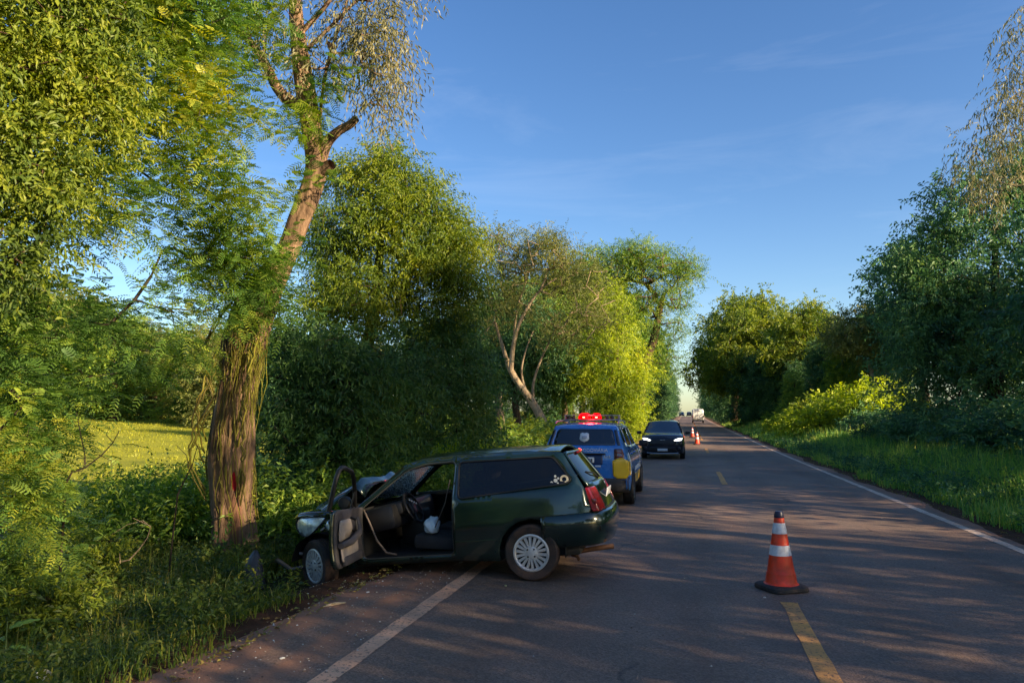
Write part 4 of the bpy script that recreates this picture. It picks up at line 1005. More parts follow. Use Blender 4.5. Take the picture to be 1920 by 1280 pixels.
def leaf_quads(rs, P, A, L, W, rnd, flat=.6, fold=.12, hang=0.0):
    """diamond leaves at P along A"""
    n = len(P); A = unit(A + np.array([0, 0, -hang])); up = unit(np.array([[0, 0, flat]]) + rs.randn(n, 3) * (1 - flat * .5)); w = unit(np.cross(A, up)); nn = np.cross(w, A)
    L = (L * (.7 + .6 * rs.rand(n)))[:, None]; W = L * (W * (.8 + .4 * rs.rand(n)))[:, None]
    V = np.stack([P, P + A * L * .42 + w * W * .5 + nn * L * fold, P + A * L - np.array([0, 0, 1]) * L * .12, P + A * L * .42 - w * W * .5 + nn * L * fold], 1)
    return V.reshape(-1, 3), np.clip(rnd + (rs.rand(n) - .5) * .35, 0, 1)
def broad(rs, tips, dirs, ntw=6, per=10, tl=.45, L=.09, W=.45, spread=.9, up=.1, hang=.25, jit=.15, flat=.6):
    P, D, rn = twigs(rs, tips, dirs, ntw, spread, up, jit); m = len(P)
    s = np.linspace(.1, 1, per)[None, :, None]; droop = np.array([0, 0, -1.]) * (s ** 2) * tl * .25
    pos = P[:, None, :] + D[:, None, :] * s * tl + droop
    sd = unit(np.cross(D, rs.randn(m, 3)))[:, None, :] * np.where(np.arange(per) % 2 == 0, 1., -1.)[None, :, None]
    ax = D[:, None, :] * .55 + sd * .9 + rs.randn(m, per, 3) * .35
    return leaf_quads(rs, pos.reshape(-1, 3), unit(ax.reshape(-1, 3)), L, W, np.repeat(rn, per), flat=flat, hang=hang)
def ferny(rs, tips, dirs, ntw=4, fr=5, tl=.5, flen=.26, m=8, pl=.085, pw_=.024, spread=.8, up=.05, jit=.12, droop=.35):
    """feathery twice-cut leaves: fronds along twigs, narrow leaflets along each frond"""
    P, D, rn = twigs(rs, tips, dirs, ntw, spread, up, jit); T = len(P)
    s = np.linspace(.15, 1, fr)[None, :, None]; pos = P[:, None, :] + D[:, None, :] * s * tl + np.array([0, 0, -1.]) * s ** 2 * tl * .2
    sd = unit(np.cross(D, np.array([[0, 0, 1.]]) + rs.randn(T, 3) * .25))[:, None, :] * np.where(np.arange(fr) % 2 == 0, 1., -1.)[None, :, None]
    fa = unit((D[:, None, :] * .7 + sd * .9 + rs.randn(T, fr, 3) * .2).reshape(-1, 3)); pos = pos.reshape(-1, 3); K = len(pos)
    up_ = unit(np.array([[0, 0, 1.]]) + rs.randn(K, 3) * .3); w = unit(np.cross(fa, up_)); fl = (flen * (.7 + .6 * rs.rand(K)))[:, None]
    t = np.linspace(.08, 1, m)[None, :, None]; env = np.sin(np.pi * (t * .82 + .12)) ** .6
    base = pos[:, None, :] + fa[:, None, :] * fl[:, None] * t + np.array([0, 0, -1.]) * fl[:, None] * droop * t ** 2
    Vs = []
    for sg in (1, -1):
        ax = unit(w[:, None, :] * sg + fa[:, None, :] * .45 - np.array([0, 0, .22])); Ln = pl * env * (fl[:, None] / flen)
        tip = base + ax * Ln; fw = fa[:, None, :] * pw_ * .5
        Vs.append(np.stack([base - fw * .6, tip - fw, tip + fw, base + fw * .6], 2))
    V = np.concatenate(Vs, 1).reshape(-1, 3); rr = np.repeat(np.repeat(rn, fr), m * 2)
    return V, np.clip(rr + (rs.rand(len(rr)) - .5) * .2, 0, 1)
def quads_of(V): return np.arange(len(V)).reshape(-1, 4)
def leaf_mesh(name, parts, m, parent):
    V = np.concatenate([p[0] for p in parts]); r_ = np.concatenate([p[1] for p in parts])
    return mobj(name, np_mesh(name, V, quads_of(V), attr=r_), m, parent)

def bark(name, c1, c2, scale=5, extra=None):
    m = bpy.data.materials.new(name); nt, N, L = nodes(m); b = N['Principled BSDF']; ge = N_(N, 'NewGeometry'); tc = N_(N, 'TexCoord')
    mp = N_(N, 'Mapping'); mp.inputs['Scale'].default_value = (scale, scale, scale * .22); L.new(tc.outputs['Object'], mp.inputs[0])
    n = N_(N, 'TexNoise'); n.inputs['Scale'].default_value = 2.2; n.inputs['Detail'].default_value = 9; n.inputs['Roughness'].default_value = .7; L.new(mp.outputs[0], n.inputs['Vector'])
    n2 = N_(N, 'TexNoise'); n2.inputs['Scale'].default_value = 1.5; n2.inputs['Detail'].default_value = 4; L.new(tc.outputs['Object'], n2.inputs['Vector'])
    r_ = N_(N, 'ValToRGB'); e = r_.color_ramp.elements; e[0].position = .32; e[0].color = (*c1, 1); e[1].position = .68; e[1].color = (*c2, 1); L.new(n.outputs[0], r_.inputs[0])
    h = N_(N, 'HueSaturation'); L.new(r_.outputs[0], h.inputs['Color']); mr = N_(N, 'MapRange'); mr.inputs[1].default_value = .3; mr.inputs[2].default_value = .7; mr.inputs[3].default_value = .65; mr.inputs[4].default_value = 1.3; L.new(n2.outputs[0], mr.inputs[0]); L.new(mr.outputs[0], h.inputs['Value'])
    col = h.outputs[0]
    for (c, rad, cc) in (extra or []):     # marks with a place of their own on this trunk
        d = N_(N, 'VectorMath'); d.operation = 'SUBTRACT'; L.new(ge.outputs['Position'], d.inputs[0]); d.inputs[1].default_value = c
        dv = N_(N, 'VectorMath'); dv.operation = 'DIVIDE'; L.new(d.outputs[0], dv.inputs[0]); dv.inputs[1].default_value = rad
        ln = N_(N, 'VectorMath'); ln.operation = 'LENGTH'; L.new(dv.outputs[0], ln.inputs[0])
        ad = N_(N, 'Math'); ad.operation = 'MULTIPLY_ADD'; L.new(n.outputs[0], ad.inputs[0]); ad.inputs[1].default_value = 1.2; L.new(ln.outputs['Value'], ad.inputs[2])
        q = N_(N, 'MapRange'); q.inputs[1].default_value = 1.75; q.inputs[2].default_value = 1.5; L.new(ad.outputs[0], q.inputs[0])
        mx = N_(N, 'Mix'); mx.data_type = 'RGBA'; mx.inputs[7].default_value = (*cc, 1); L.new(q.outputs[0], mx.inputs[0]); L.new(col, mx.inputs[6]); col = mx.outputs[2]
    L.new(col, b.inputs['Base Color']); b.inputs['Roughness'].default_value = .92; b.inputs['Specular IOR Level'].default_value = .2
    bp = N_(N, 'Bump'); bp.inputs['Strength'].default_value = 1; bp.inputs['Distance'].default_value = .05; L.new(n.outputs[0], bp.inputs['Height']); L.new(bp.outputs[0], b.inputs['Normal'])
    return m

M_bark = bark('brown_bark', (.035, .022, .015), (.17, .105, .062))
M_bark_pale = bark('pale_bark', (.16, .11, .07), (.42, .32, .20))
M_bark_dark = bark('dark_bark', (.018, .014, .011), (.075, .055, .038))
M_lf_mim = leaf_mat('feathery_leaf', [(0.055, 0.118, 0.030), (0.116, 0.215, 0.039), (0.266, 0.337, 0.043), (0.461, 0.427, 0.048)], .40)
M_lf_yel = leaf_mat('yellow_green_leaf', [(0.058, 0.101, 0.022), (0.151, 0.209, 0.026), (0.276, 0.309, 0.030), (0.354, 0.356, 0.042)], .42)
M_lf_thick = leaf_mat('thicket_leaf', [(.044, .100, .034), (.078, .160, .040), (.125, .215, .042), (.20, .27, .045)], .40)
M_lf_fresh = leaf_mat('fresh_green_leaf', [(0.060, 0.106, 0.020), (0.125, 0.188, 0.020), (0.231, 0.281, 0.022), (0.338, 0.338, 0.024)], .40)
M_lf_mid = leaf_mat('mid_green_leaf', [(0.052, 0.115, 0.031), (0.128, 0.231, 0.034), (0.268, 0.352, 0.040), (0.417, 0.436, 0.049)], .38)
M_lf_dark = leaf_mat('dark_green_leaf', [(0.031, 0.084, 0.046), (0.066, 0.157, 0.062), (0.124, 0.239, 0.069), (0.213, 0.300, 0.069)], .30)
M_lf_grey = leaf_mat('grey_green_leaf', [(.090, .101, .049), (.163, .163, .069), (.260, .236, .098), (.374, .276, .130)], .30)
M_lf_brown = leaf_mat('olive_brown_leaf', [(0.070, 0.092, 0.026), (0.139, 0.162, 0.039), (0.236, 0.246, 0.054), (0.305, 0.246, 0.077)], .33)
M_lf_lime = leaf_mat('lime_vine_leaf', [(0.127, 0.191, 0.022), (0.270, 0.345, 0.027), (0.438, 0.490, 0.032), (0.556, 0.546, 0.043)], .42)

def tree(name, label, trunk, rads, tips, rs, leafs, lm, bm_, cat='tree', group=None, seg=.6, tip_r=.007, maxr=None, sides=20, base=None, min_r=.006, ridge=.1, sag=.06, flare=.35, limbs=()):
    b = np.array(trunk[0], float); root = empty(name, tuple(b)); tag(root, label, cat, group)
    tips = tips[tips[:, 2] > -.1]
    A, par, rad, nt, dirs = skeleton(rs, trunk, rads, tips, seg, tip_r=tip_r, maxr=maxr, sag=sag, limbs=limbs)
    V1, Q1 = trunk_mesh(trunk, rads, sides, 4, ridge=ridge, seed=rs.rand() * 50, flare=flare)
    for lp, lr in limbs:
        v_, q_ = trunk_mesh(lp, lr, 12, 4, ridge=ridge, seed=rs.rand() * 50); Q1 = np.concatenate([Q1, q_ + len(V1)]); V1 = np.concatenate([V1, v_])
    idx = np.arange(nt, len(A)); idx = idx[rad[idx] > min_r]
    big = rad[idx] > .03
    V2, Q2 = tubes(A, par, rad, idx[big], 8); V3, Q3 = tubes(A, par, rad, idx[~big], 4)
    V = np.concatenate([V1, V2, V3]) - b; Q = np.concatenate([Q1, Q2 + len(V1), Q3 + len(V1) + len(V2)])
    mobj('trunk', np_mesh('trunk', V, Q, smooth=True), bm_, root)
    parts = leafs(rs, tips, dirs)
    parts = parts if isinstance(parts, list) else [parts]
    leaf_mesh('crown', [(v - b, r_) for v, r_ in parts], lm, root)
    return root

# ---------------------------------------------------------------- the tree the wagon struck
rs = np.random.RandomState(21)
D1 = 9.9
tp = [(447, 1085, 104), (442, 1000, 94), (434, 920, 97), (431, 860, 98), (436, 800, 86), (444, 740, 80), (450, 690, 83), (458, 640, 86), (470, 590, 88), (492, 548, 76), (520, 505, 60), (543, 465, 50), (563, 410, 47), (581, 360, 48), (592, 312, 49), (588, 260, 45), (578, 200, 42), (568, 140, 38), (560, 80, 33), (554, 10, 28), (552, -80, 24), (560, -200, 18), (575, -330, 10)]
path = [at(x, y, D1) for x, y, w in tp]; rads = [w / 2 * D1 / FPX * .80 for _, _, w in tp]; path[0][2] = -.45
limbs = [([(600, 300), (612, 268), (634, 246), (655, 234), (668, 222)], [.085, .075, .06, .055, .05]), ([(592, 322), (610, 316), (622, 308)], [.10, .085, .07]),
         ([(572, 200), (545, 190), (520, 165), (500, 125), (470, 80), (420, 30), (370, -30)], [.08, .075, .065, .055, .045, .035, .02]), ([(566, 60), (590, 35), (612, 10), (640, -30), (690, -90)], [.04, .035, .03, .025, .015]),
         ([(600, 220), (608, 150), (622, 90), (640, 40), (655, -20)], [.022, .02, .018, .015, .01]), ([(562, 105), (610, 60), (660, 10), (720, -50)], [.028, .024, .018, .012])]
hit = empty('struck_tree', tuple(path[0])); tag(hit, 'tall battered tree with vine-hung lower trunk in front of the crushed wagon', 'tree')
b0 = path[0]
red = at(432, 903, D1 - .33); pale = at(436, 965, D1 - .33)
M_bark1 = bark('struck_bark', (.060, .036, .022), (.40, .25, .15), 5, extra=[(tuple(pale), (.05, .4, .34), (.20, .10, .06)), (tuple(red), (.028, .3, .12), (.36, .012, .02))])
V, Q = trunk_mesh(path, rads, 56, 7, ridge=.18, seed=3.3, lump=.22, flare=.35)
VV, QQ = [V], [Q]; n = len(V)
for lp, lr in limbs:
    p3 = [at(x, y, D1 - .05 * i) for i, (x, y) in enumerate(lp)]; v_, q_ = trunk_mesh(p3, lr, 14, 4, ridge=.12, seed=n * .1, lump=.1)
    VV.append(v_); QQ.append(q_ + n); n += len(v_)
# broken stub end cap and small twigs through the top crown
tips = blob_pts(rs, [pblob(700, 70, 9.8, 60, 80, 34), pblob(715, 150, 9.7, 40, 80, 22), pblob(650, 40, 9.9, 60, 60, 16), pblob(480, 40, 9.6, 70, 60, 14), pblob(690, -60, 9.8, 120, 60, 30), pblob(590, 110, 9.7, 60, 50, 12), pblob(560, -160, 9.9, 200, 90, 60)])
sk = [at(x, y, D1) for x, y in ((580, 200), (608, 150), (640, 60), (670, 0), (690, -90))]
A, par, rad, nt, dirs = skeleton(rs, sk, [.03, .028, .025, .02, .015], tips, .35, tip_r=.005)
idx = np.arange(nt, len(A)); v_, q_ = tubes(A, par, rad, idx, 5); VV.append(v_); QQ.append(q_ + n); n += len(v_)
mobj('trunk', np_mesh('trunk', np.concatenate(VV) - b0, np.concatenate(QQ), smooth=True), M_bark1, hit)
dirs[:, 2] -= .5
la = broad(rs, tips, unit(dirs), 5, 12, .42, .085, .22, spread=.7, up=-.45, hang=.9, jit=.12, flat=.2)
leaf_mesh('crown', [(la[0] - b0, la[1])], M_lf_grey, hit)
# leafy clumps sprouting on the trunk
tips = blob_pts(rs, [pblob(565, 225, 9.6, 40, 30, 8), pblob(560, 95, 9.6, 30, 20, 5), pblob(610, 170, 9.6, 20, 50, 8), pblob(560, 345, 9.6, 25, 30, 5), pblob(505, 560, 9.5, 40, 25, 8)])
la = ferny(rs, tips, unit(rs.randn(len(tips), 3) + np.array([0, 0, .3])), 3, 4, .3, .2, 8, .06, .018)
leaf_mesh('sprout', [(la[0] - b0, la[1])], M_lf_mid, hit)
# vines: strands wrapped round and hanging from the trunk
M_vine = leaf_mat('vine_strand', [(.05, .04, .018), (.13, .10, .028), (.25, .22, .03), (.30, .29, .035)], .2, clump=.5, hue_scale=1.2)
def trunk_at(py):
    ys_ = np.array([t[1] for t in tp])[::-1]; c = np.array(path)[::-1]; r_ = np.array(rads)[::-1]
    return np.array([np.interp(py, ys_, c[:, k]) for k in range(3)]), float(np.interp(py, ys_, r_))
VV, QQ, AA, n = [], [], [], 0
for k in range(125):
    y0 = rs.uniform(520, 640) if k < 95 else rs.uniform(540, 960); ln = rs.uniform(80, 330); a = rs.uniform(-math.pi, math.pi) if k % 3 else rs.uniform(-2.2, -.2); da = rs.uniform(-.5, .5); pts = []; off = rs.uniform(1.02, 1.14)
    loose = rs.rand() < .22
    for t in np.linspace(0, 1, 10):
        c, r_ = trunk_at(min(1040, y0 + ln * t)); aa = a + da * t + .15 * math.sin(7 * t + k)
        if loose: c0, r0 = trunk_at(y0); c = np.array([c0[0] * (1 - .45 * t) + c[0] * .45 * t, c0[1] * (1 - .45 * t) + c[1] * .45 * t, c[2]]); r_ = r0 * .95 + .02 * math.sin(9 * t + k)
        pts.append(c + np.array([math.cos(aa), math.sin(aa), 0]) * r_ * off + rs.randn(3) * .008)
    gq = G(); gq.tube(pts, rs.uniform(.002, .0065), 4, cap=False); v_ = np.array([tuple(p) for p in gq.v]); q_ = np.array(gq.f); VV.append(v_); QQ.append(q_ + n); n += len(v_); AA.append(np.full(len(q_), np.clip(rs.rand() * .8 + (.25 if math.cos(a + .6) > .2 else -.1), 0, 1)))  # random tone, plus painted sunlight: lighter colour on strands facing the sun
for k in range(48):      # extra strands on the sunward side, sunlight put into their pale colour
    y0 = rs.uniform(570, 650) if k < 32 else rs.uniform(690, 900); ln = rs.uniform(60, 190); a = -.5 + rs.randn() * .45; pts = []; off = rs.uniform(1.04, 1.2)
    for t in np.linspace(0, 1, 9):
        c, r_ = trunk_at(min(1040, y0 + ln * t)); c0, r0 = trunk_at(y0); c = np.array([c0[0] * .6 + c[0] * .4, c0[1] * .6 + c[1] * .4, c[2]]); aa = a + .1 * math.sin(6 * t + k)
        pts.append(c + np.array([math.cos(aa), math.sin(aa), 0]) * (r0 * .6 + r_ * .4) * off + rs.randn(3) * .01)
    gq = G(); gq.tube(pts, rs.uniform(.002, .005), 4, cap=False); v_ = np.array([tuple(p) for p in gq.v]); q_ = np.array(gq.f); VV.append(v_); QQ.append(q_ + n); n += len(v_); AA.append(np.full(len(q_), .75 + .25 * rs.rand()))
for k in range(14):      # loops standing off the trunk
    py = rs.uniform(560, 780); c, r_ = trunk_at(py); side_ = -1 if k % 3 else 1; pts = []
    for t in np.linspace(0, math.pi, 14):
        cc, rr = trunk_at(py + 55 * t); pts.append(cc + np.array([side_ * (rr * .9 + rs.uniform(.06, .12) * math.sin(t) * 1.6), -.2 - .1 * math.sin(t), 0]))
    gq = G(); gq.tube(pts, .012, 5, cap=False); v_ = np.array([tuple(p) for p in gq.v]); q_ = np.array(gq.f); VV.append(v_); QQ.append(q_ + n); n += len(v_); AA.append(np.full(len(q_), .4 + .3 * rs.rand()))
vo = mobj('vines', np_mesh('vines', np.concatenate(VV) - b0, np.concatenate(QQ), attr=np.concatenate(AA), smooth=True), M_vine, hit); tag(vo, kind='stuff')
print('struck tree', round(time.time() - T0, 1))

# ---------------------------------------------------------------- trees of the left verge
def foot(x, y): return np.array([x, y, gz(x, y) - .1])
def bush_line(px, py, d): return at(px, py, d)
# feathery tree leaning in from beyond the frame
rs = np.random.RandomState(31)
f0 = foot(-9.3, 6.6); tr = [f0, f0 + [.1, .1, 1.6], f0 + [.35, .35, 3.2], f0 + [.8, .8, 4.8], f0 + [1.3, 1.2, 6.4], f0 + [1.7, 1.5, 7.8]]
tips = blob_pts(rs, [pblob(300, 60, 8.2, 170, 90, 80), pblob(410, 190, 8.6, 90, 80, 22), pblob(290, 250, 8.0, 150, 90, 42), pblob(400, 370, 8.8, 100, 40, 26), pblob(455, 480, 9.2, 75, 45, 44), pblob(370, 480, 9.0, 70, 22, 20),
    pblob(170, 380, 7.6, 120, 40, 34), pblob(470, 50, 9.2, 40, 60, 10), pblob(120, 170, 7.6, 110, 130, 36), pblob(440, 565, 9.0, 70, 25, 12),
    pblob(170, 610, 8.2, 150, 22, 16), pblob(20, 640, 7.4, 90, 60, 22), pblob(280, 660, 8.6, 70, 20, 6), pblob(30, 540, 7.2, 60, 40, 14), pblob(-80, 400, 7.0, 110, 380, 50), pblob(330, 580, 8.6, 80, 12, 8), pblob(220, -90, 8.2, 260, 60, 50), pblob(30, 740, 7.2, 80, 50, 16), pblob(50, 850, 6.8, 80, 50, 18), pblob(30, 950, 6.4, 60, 50, 14), pblob(150, 700, 7.8, 70, 20, 6)])
tree('feathery_tree', 'feathery fine-leaved tree whose boughs sweep in across the upper corner beside the vine-hung trunk', tr, [.26, .22, .18, .14, .09, .04], tips, rs,
     lambda r_, t, d: ferny(r_, t, d, 5, 7, .46, .15, 6, .047, .017, spread=.75), M_lf_mim, M_bark_dark, seg=.3, tip_r=.0045, maxr=.032, min_r=.003, sag=.10)
# broadleaf tree in the corner, catching the sun
rs = np.random.RandomState(32)
f0 = foot(-8.6, 4.6); tr = [f0, f0 + [0, .1, 1.5], f0 + [.2, .2, 3.0], f0 + [.3, .3, 4.6], f0 + [.5, .5, 6.2]]
tips = blob_pts(rs, [pblob(60, 120, 6.8, 150, 140, 100), pblob(120, 30, 6.9, 160, 80, 60), pblob(40, 330, 6.6, 110, 120, 62), pblob(-80, 200, 6.4, 120, 260, 110), pblob(190, 180, 7.0, 60, 90, 24), pblob(100, -110, 6.8, 220, 90, 90), pblob(20, 480, 6.4, 70, 60, 24)])
tree('broadleaf_tree', 'sunlit yellow-green broadleaf tree filling the top corner of the picture', tr, [.2, .17, .14, .10, .05], tips, rs,
     lambda r_, t, d: broad(r_, t, d, 8, 12, .34, .062, .42, up=.1, hang=.3), M_lf_yel, M_bark, seg=.45, maxr=.05)
# tall dense tree behind the wagon
rs = np.random.RandomState(33)
f0 = foot(-6.6, 14.2); tr = [f0, f0 + [.1, 0, 1.4], f0 + [.0, .2, 2.8], f0 + [.3, .1, 4.2], f0 + [.4, .1, 5.4], f0 + [.4, .2, 6.2]]
d = 15.0
tips = blob_pts(rs, [pblob(735, 310, d, 45, 30, 29), pblob(690, 350, d, 60, 40, 44), pblob(660, 430, d, 90, 55, 87), pblob(770, 400, d, 80, 50, 80), pblob(840, 440, d, 45, 40, 38), pblob(800, 490, d, 85, 45, 87), pblob(860, 530, d, 45, 40, 41), pblob(640, 500, d, 60, 45, 44), pblob(720, 560, d, 120, 50, 102), pblob(640, 590, d - .5, 80, 60, 58), pblob(630, 330, d, 25, 25, 12), pblob(800, 345, d, 25, 20, 12), pblob(885, 455, d, 22, 22, 12)], .4)
tree('dense_tree', 'dense bushy tree with sunlit top rising behind the wrecked wagon', tr, [.20, .16, .14, .11, .08, .04], tips, rs,
     lambda r_, t, dd: broad(r_, t, dd, 10, 13, .55, .085, .28, up=.05, hang=.45, jit=.10), M_lf_fresh, M_bark, seg=.6, maxr=.09)
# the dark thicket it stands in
def thicket(name, label, x, y, blobs, lm, seed, leaf=.11, ntw=7, per=12, tl=.5, W=.32, lf=None, group=None):
    r_ = np.random.RandomState(seed); f0 = foot(x, y); t_ = blob_pts(r_, blobs, .6); t_ = t_[t_[:, 2] > gz(x, y) + .1]
    tr = [f0, f0 + [.05, .05, .5], f0 + [.1, 0, 1.1], f0 + [.05, .1, 1.8]]
    return tree(name, label, tr, [.08, .07, .05, .03], t_, r_, lf or (lambda q, t, dd: broad(q, t, dd, ntw, per, tl, leaf, W, up=.05, hang=.35)), lm, M_bark_dark, cat='bush' if 'bush' in name or 'shrub' in name else 'tree', group=group, seg=.5, maxr=.04)
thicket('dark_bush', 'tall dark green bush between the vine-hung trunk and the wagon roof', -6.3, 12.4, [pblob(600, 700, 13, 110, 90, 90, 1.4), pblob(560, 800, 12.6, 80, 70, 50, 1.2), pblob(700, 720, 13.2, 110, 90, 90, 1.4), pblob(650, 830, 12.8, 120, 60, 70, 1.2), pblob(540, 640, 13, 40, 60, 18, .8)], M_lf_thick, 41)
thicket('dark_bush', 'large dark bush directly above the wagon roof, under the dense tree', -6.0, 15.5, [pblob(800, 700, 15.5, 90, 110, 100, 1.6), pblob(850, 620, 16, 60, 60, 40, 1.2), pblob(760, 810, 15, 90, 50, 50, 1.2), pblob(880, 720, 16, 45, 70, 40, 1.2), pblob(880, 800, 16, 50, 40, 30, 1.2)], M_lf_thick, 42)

# pale crooked tree leaning towards the field
rs = np.random.RandomState(34)
def pth(pts, d): return [at(x, y, d) for x, y in pts]
d = 38.0
tr = pth([(1022, 806), (1012, 778), (994, 748), (972, 718), (956, 690), (950, 672)], d); b_ = tr[0]; tr.insert(0, np.array([b_[0] + .35, b_[1] - .1, gz(b_[0] + .35, b_[1] - .1) - .2]))
lbs = [(pth([(954, 688), (944, 655), (930, 610), (918, 560), (912, 510)], d), [.12, .10, .08, .06, .03]), (pth([(958, 695), (962, 650), (972, 610), (990, 575), (1012, 545), (1045, 520)], d - .5), [.13, .11, .095, .08, .06, .035]), (pth([(964, 640), (968, 590), (985, 530), (1000, 490)], d), [.08, .06, .05, .025]), (pth([(1000, 760), (1000, 720), (1012, 680), (1030, 640), (1050, 600)], d + .5), [.09, .07, .055, .045, .025]), (pth([(990, 745), (978, 700), (985, 660), (1000, 620)], d), [.06, .05, .04, .02])]
tips = blob_pts(rs, [pblob(940, 500, d, 50, 50, 44), pblob(1005, 480, d, 75, 40, 80), pblob(930, 450, d, 40, 16, 20), pblob(1035, 455, d, 35, 20, 22), pblob(1075, 520, d, 70, 50, 60), pblob(1110, 590, d, 60, 60, 40), pblob(960, 570, d, 50, 40, 34), pblob(920, 590, d, 25, 50, 20), pblob(1050, 620, d, 50, 50, 34)])
tree('crooked_tree', 'pale crooked trunk with thin brownish crown leaning over the field edge', tr, [.32, .26, .22, .19, .17, .15, .12], tips, rs,
     lambda r_, t, dd: broad(r_, t, dd, 9, 11, .8, .12, .36, up=.15, hang=.2, jit=.3), M_lf_brown, M_bark_pale, seg=1.0, tip_r=.020, maxr=.10, min_r=.014, limbs=lbs)
# lime vine-hung column by the road
rs = np.random.RandomState(35)
d = 43.0; bx = at(1150, 800, d); f0 = foot(bx[0], bx[1]); tr = [f0, f0 + [0, 0, 2.5], f0 + [.2, .2, 5], f0 + [.2, 0, 7.5], f0 + [.3, 0, 9]]
tips = blob_pts(rs, [pblob(1150, 640, d, 45, 100, 90, 1.6), pblob(1165, 730, d, 50, 70, 100, 1.7), pblob(1130, 770, d, 50, 40, 60, 1.6), pblob(1185, 775, d, 30, 40, 40, 1.3), pblob(1130, 570, d, 50, 50, 40, 1.5), pblob(1100, 690, d, 35, 60, 30, 1.4), pblob(1200, 690, d, 25, 60, 26, 1.2)])
tree('vine_covered_tree', 'lime-green column of vines on a tree at the road edge above the police car', tr, [.25, .22, .18, .12, .05], tips, rs,
     lambda r_, t, dd: broad(r_, t, dd, 10, 12, .7, .125, .45, up=-.2, hang=.5, jit=.3), M_lf_lime, M_bark, seg=1.0, tip_r=.012, maxr=.1)
# tall open tree whose crown reaches over the road
rs = np.random.RandomState(36)
d = 66.0; tr = pth([(1196, 792), (1200, 740), (1206, 690), (1225, 640), (1235, 590), (1245, 550)], d); tr[0][2] = gz(tr[0][0], tr[0][1]) - .2
tips = blob_pts(rs, [pblob(1170, 500, d, 70, 40, 70), pblob(1230, 500, d, 75, 40, 80), pblob(1280, 510, d, 35, 28, 30), pblob(1255, 560, d, 45, 30, 34), pblob(1200, 570, d, 60, 30, 40), pblob(1110, 500, d, 50, 35, 40), pblob(1180, 475, d, 60, 15, 30), pblob(1245, 620, d, 40, 30, 26), pblob(1240, 680, d, 40, 30, 26)])
tree('tall_open_tree', 'tall tree with forked limbs and wide crown reaching towards the road gap', tr, [.5, .45, .4, .34, .28, .16], tips, rs,
     lambda r_, t, dd: broad(r_, t, dd, 10, 12, 1.2, .17, .38, up=.1, hang=.25, jit=.4), M_lf_mid, M_bark, seg=1.6, tip_r=.03, maxr=.3, min_r=.02)

# ---------------------------------------------------------------- model trees, then individuals copied from them
def model_tree(seed, kind, lm, bm_, leaf=.22, per=10):
    r_ = np.random.RandomState(seed); z = np.zeros(3)
    if kind == 'round':
        tr = [z, z + [.1, 0, 1.5], z + [.1, .2, 3.2], z + [.3, .1, 5.2], z + [.2, .1, 7.4]]; ra = [.24, .2, .17, .12, .05]
        bl = [((0, 0, 6.6), (2.6, 2.6, 2.4), 120), ((1.3, .8, 5.2), (2.2, 2.2, 1.6), 70), ((-1.4, -.6, 5.6), (2.1, 2.1, 1.8), 70), ((.4, -1.6, 4.4), (1.9, 1.7, 1.4), 50), ((-.5, 1.6, 4.6), (1.8, 1.7, 1.4), 50), ((.2, .3, 8.6), (1.5, 1.5, 1.1), 36)]
    elif kind == 'spread':
        tr = [z, z + [.1, .1, 2.0], z + [.3, .1, 4.2], z + [.6, .3, 6.2], z + [.8, .2, 8.2]]; ra = [.30, .25, .2, .15, .06]
        bl = [((.5, 0, 9.0), (3.9, 3.9, 1.2), 130), ((2.6, 1.2, 8.0), (2.1, 2.1, 1.0), 50), ((-2.4, -1.0, 8.2), (2.2, 2.2, 1.1), 55), ((0, 2.4, 7.4), (2.0, 2.0, .9), 44), ((.4, -2.4, 7.2), (2.0, 2.0, .9), 44), ((0, 0, 6.6), (2.0, 2.0, 1.2), 30)]
    else:
        tr = [z, z + [0, .1, 2.4], z + [.2, .1, 5.0], z + [.2, .3, 8.0], z + [.4, .2, 10.5]]; ra = [.26, .22, .18, .13, .05]
        bl = [((0, 0, 9.6), (2.0, 2.0, 2.4), 80), ((.4, .2, 7.0), (2.4, 2.4, 1.8), 80), ((-.4, -.3, 4.8), (2.3, 2.3, 1.6), 70), ((.2, .4, 2.6), (2.1, 2.1, 1.5), 60), ((-.2, -.4, 1.2), (1.9, 1.9, 1.0), 40)]
    tips = blob_pts(r_, bl); n0 = len(COL.objects)
    t = tree('model', 'x y z w', tr, ra, tips, r_, lambda q, tt, dd: broad(q, tt, dd, 7, per, .75, leaf, .42, up=.08, hang=.3, jit=.3), lm, bm_, seg=1.0, tip_r=.013, maxr=.13, min_r=.012)
    return t
class Pool:
    def __init__(s): s.used = set()
    def put(s, model, name, x, y, sc, rz, label, group=None, cat='tree', sx=1.0, mat_=None):
        if model.name in s.used or True:
            o = model if model.get('fresh') else copy_tree(model)
            if model.get('fresh'): del model['fresh']
        o.name = name; o.location = (x, y, gz(x, y) - .1); o.scale = (sc * sx, sc * sx, sc); o.rotation_euler = (0, 0, rz)
        for k in ('group',):
            if k in o: del o[k]
        tag(o, label, cat, group)
        if group and cat == 'tree': o['look'] = model['kind_']
        if mat_ is not None:
            for ch in o.children:
                if ch.name.startswith('crown') or ch.name.startswith('foliage'): ch.material_slots[0].link = 'OBJECT'; ch.material_slots[0].material = mat_
        return o
pool = Pool()
md = {k: model_tree(*a) for k, a in dict(round_mid=(51, 'round', M_lf_mid, M_bark), round_dark=(52, 'round', M_lf_dark, M_bark_dark), spread_yel=(53, 'spread', M_lf_yel, M_bark), spread_brown=(54, 'spread', M_lf_brown, M_bark_pale), tall_dark=(55, 'tall', M_lf_dark, M_bark_dark)).items()}
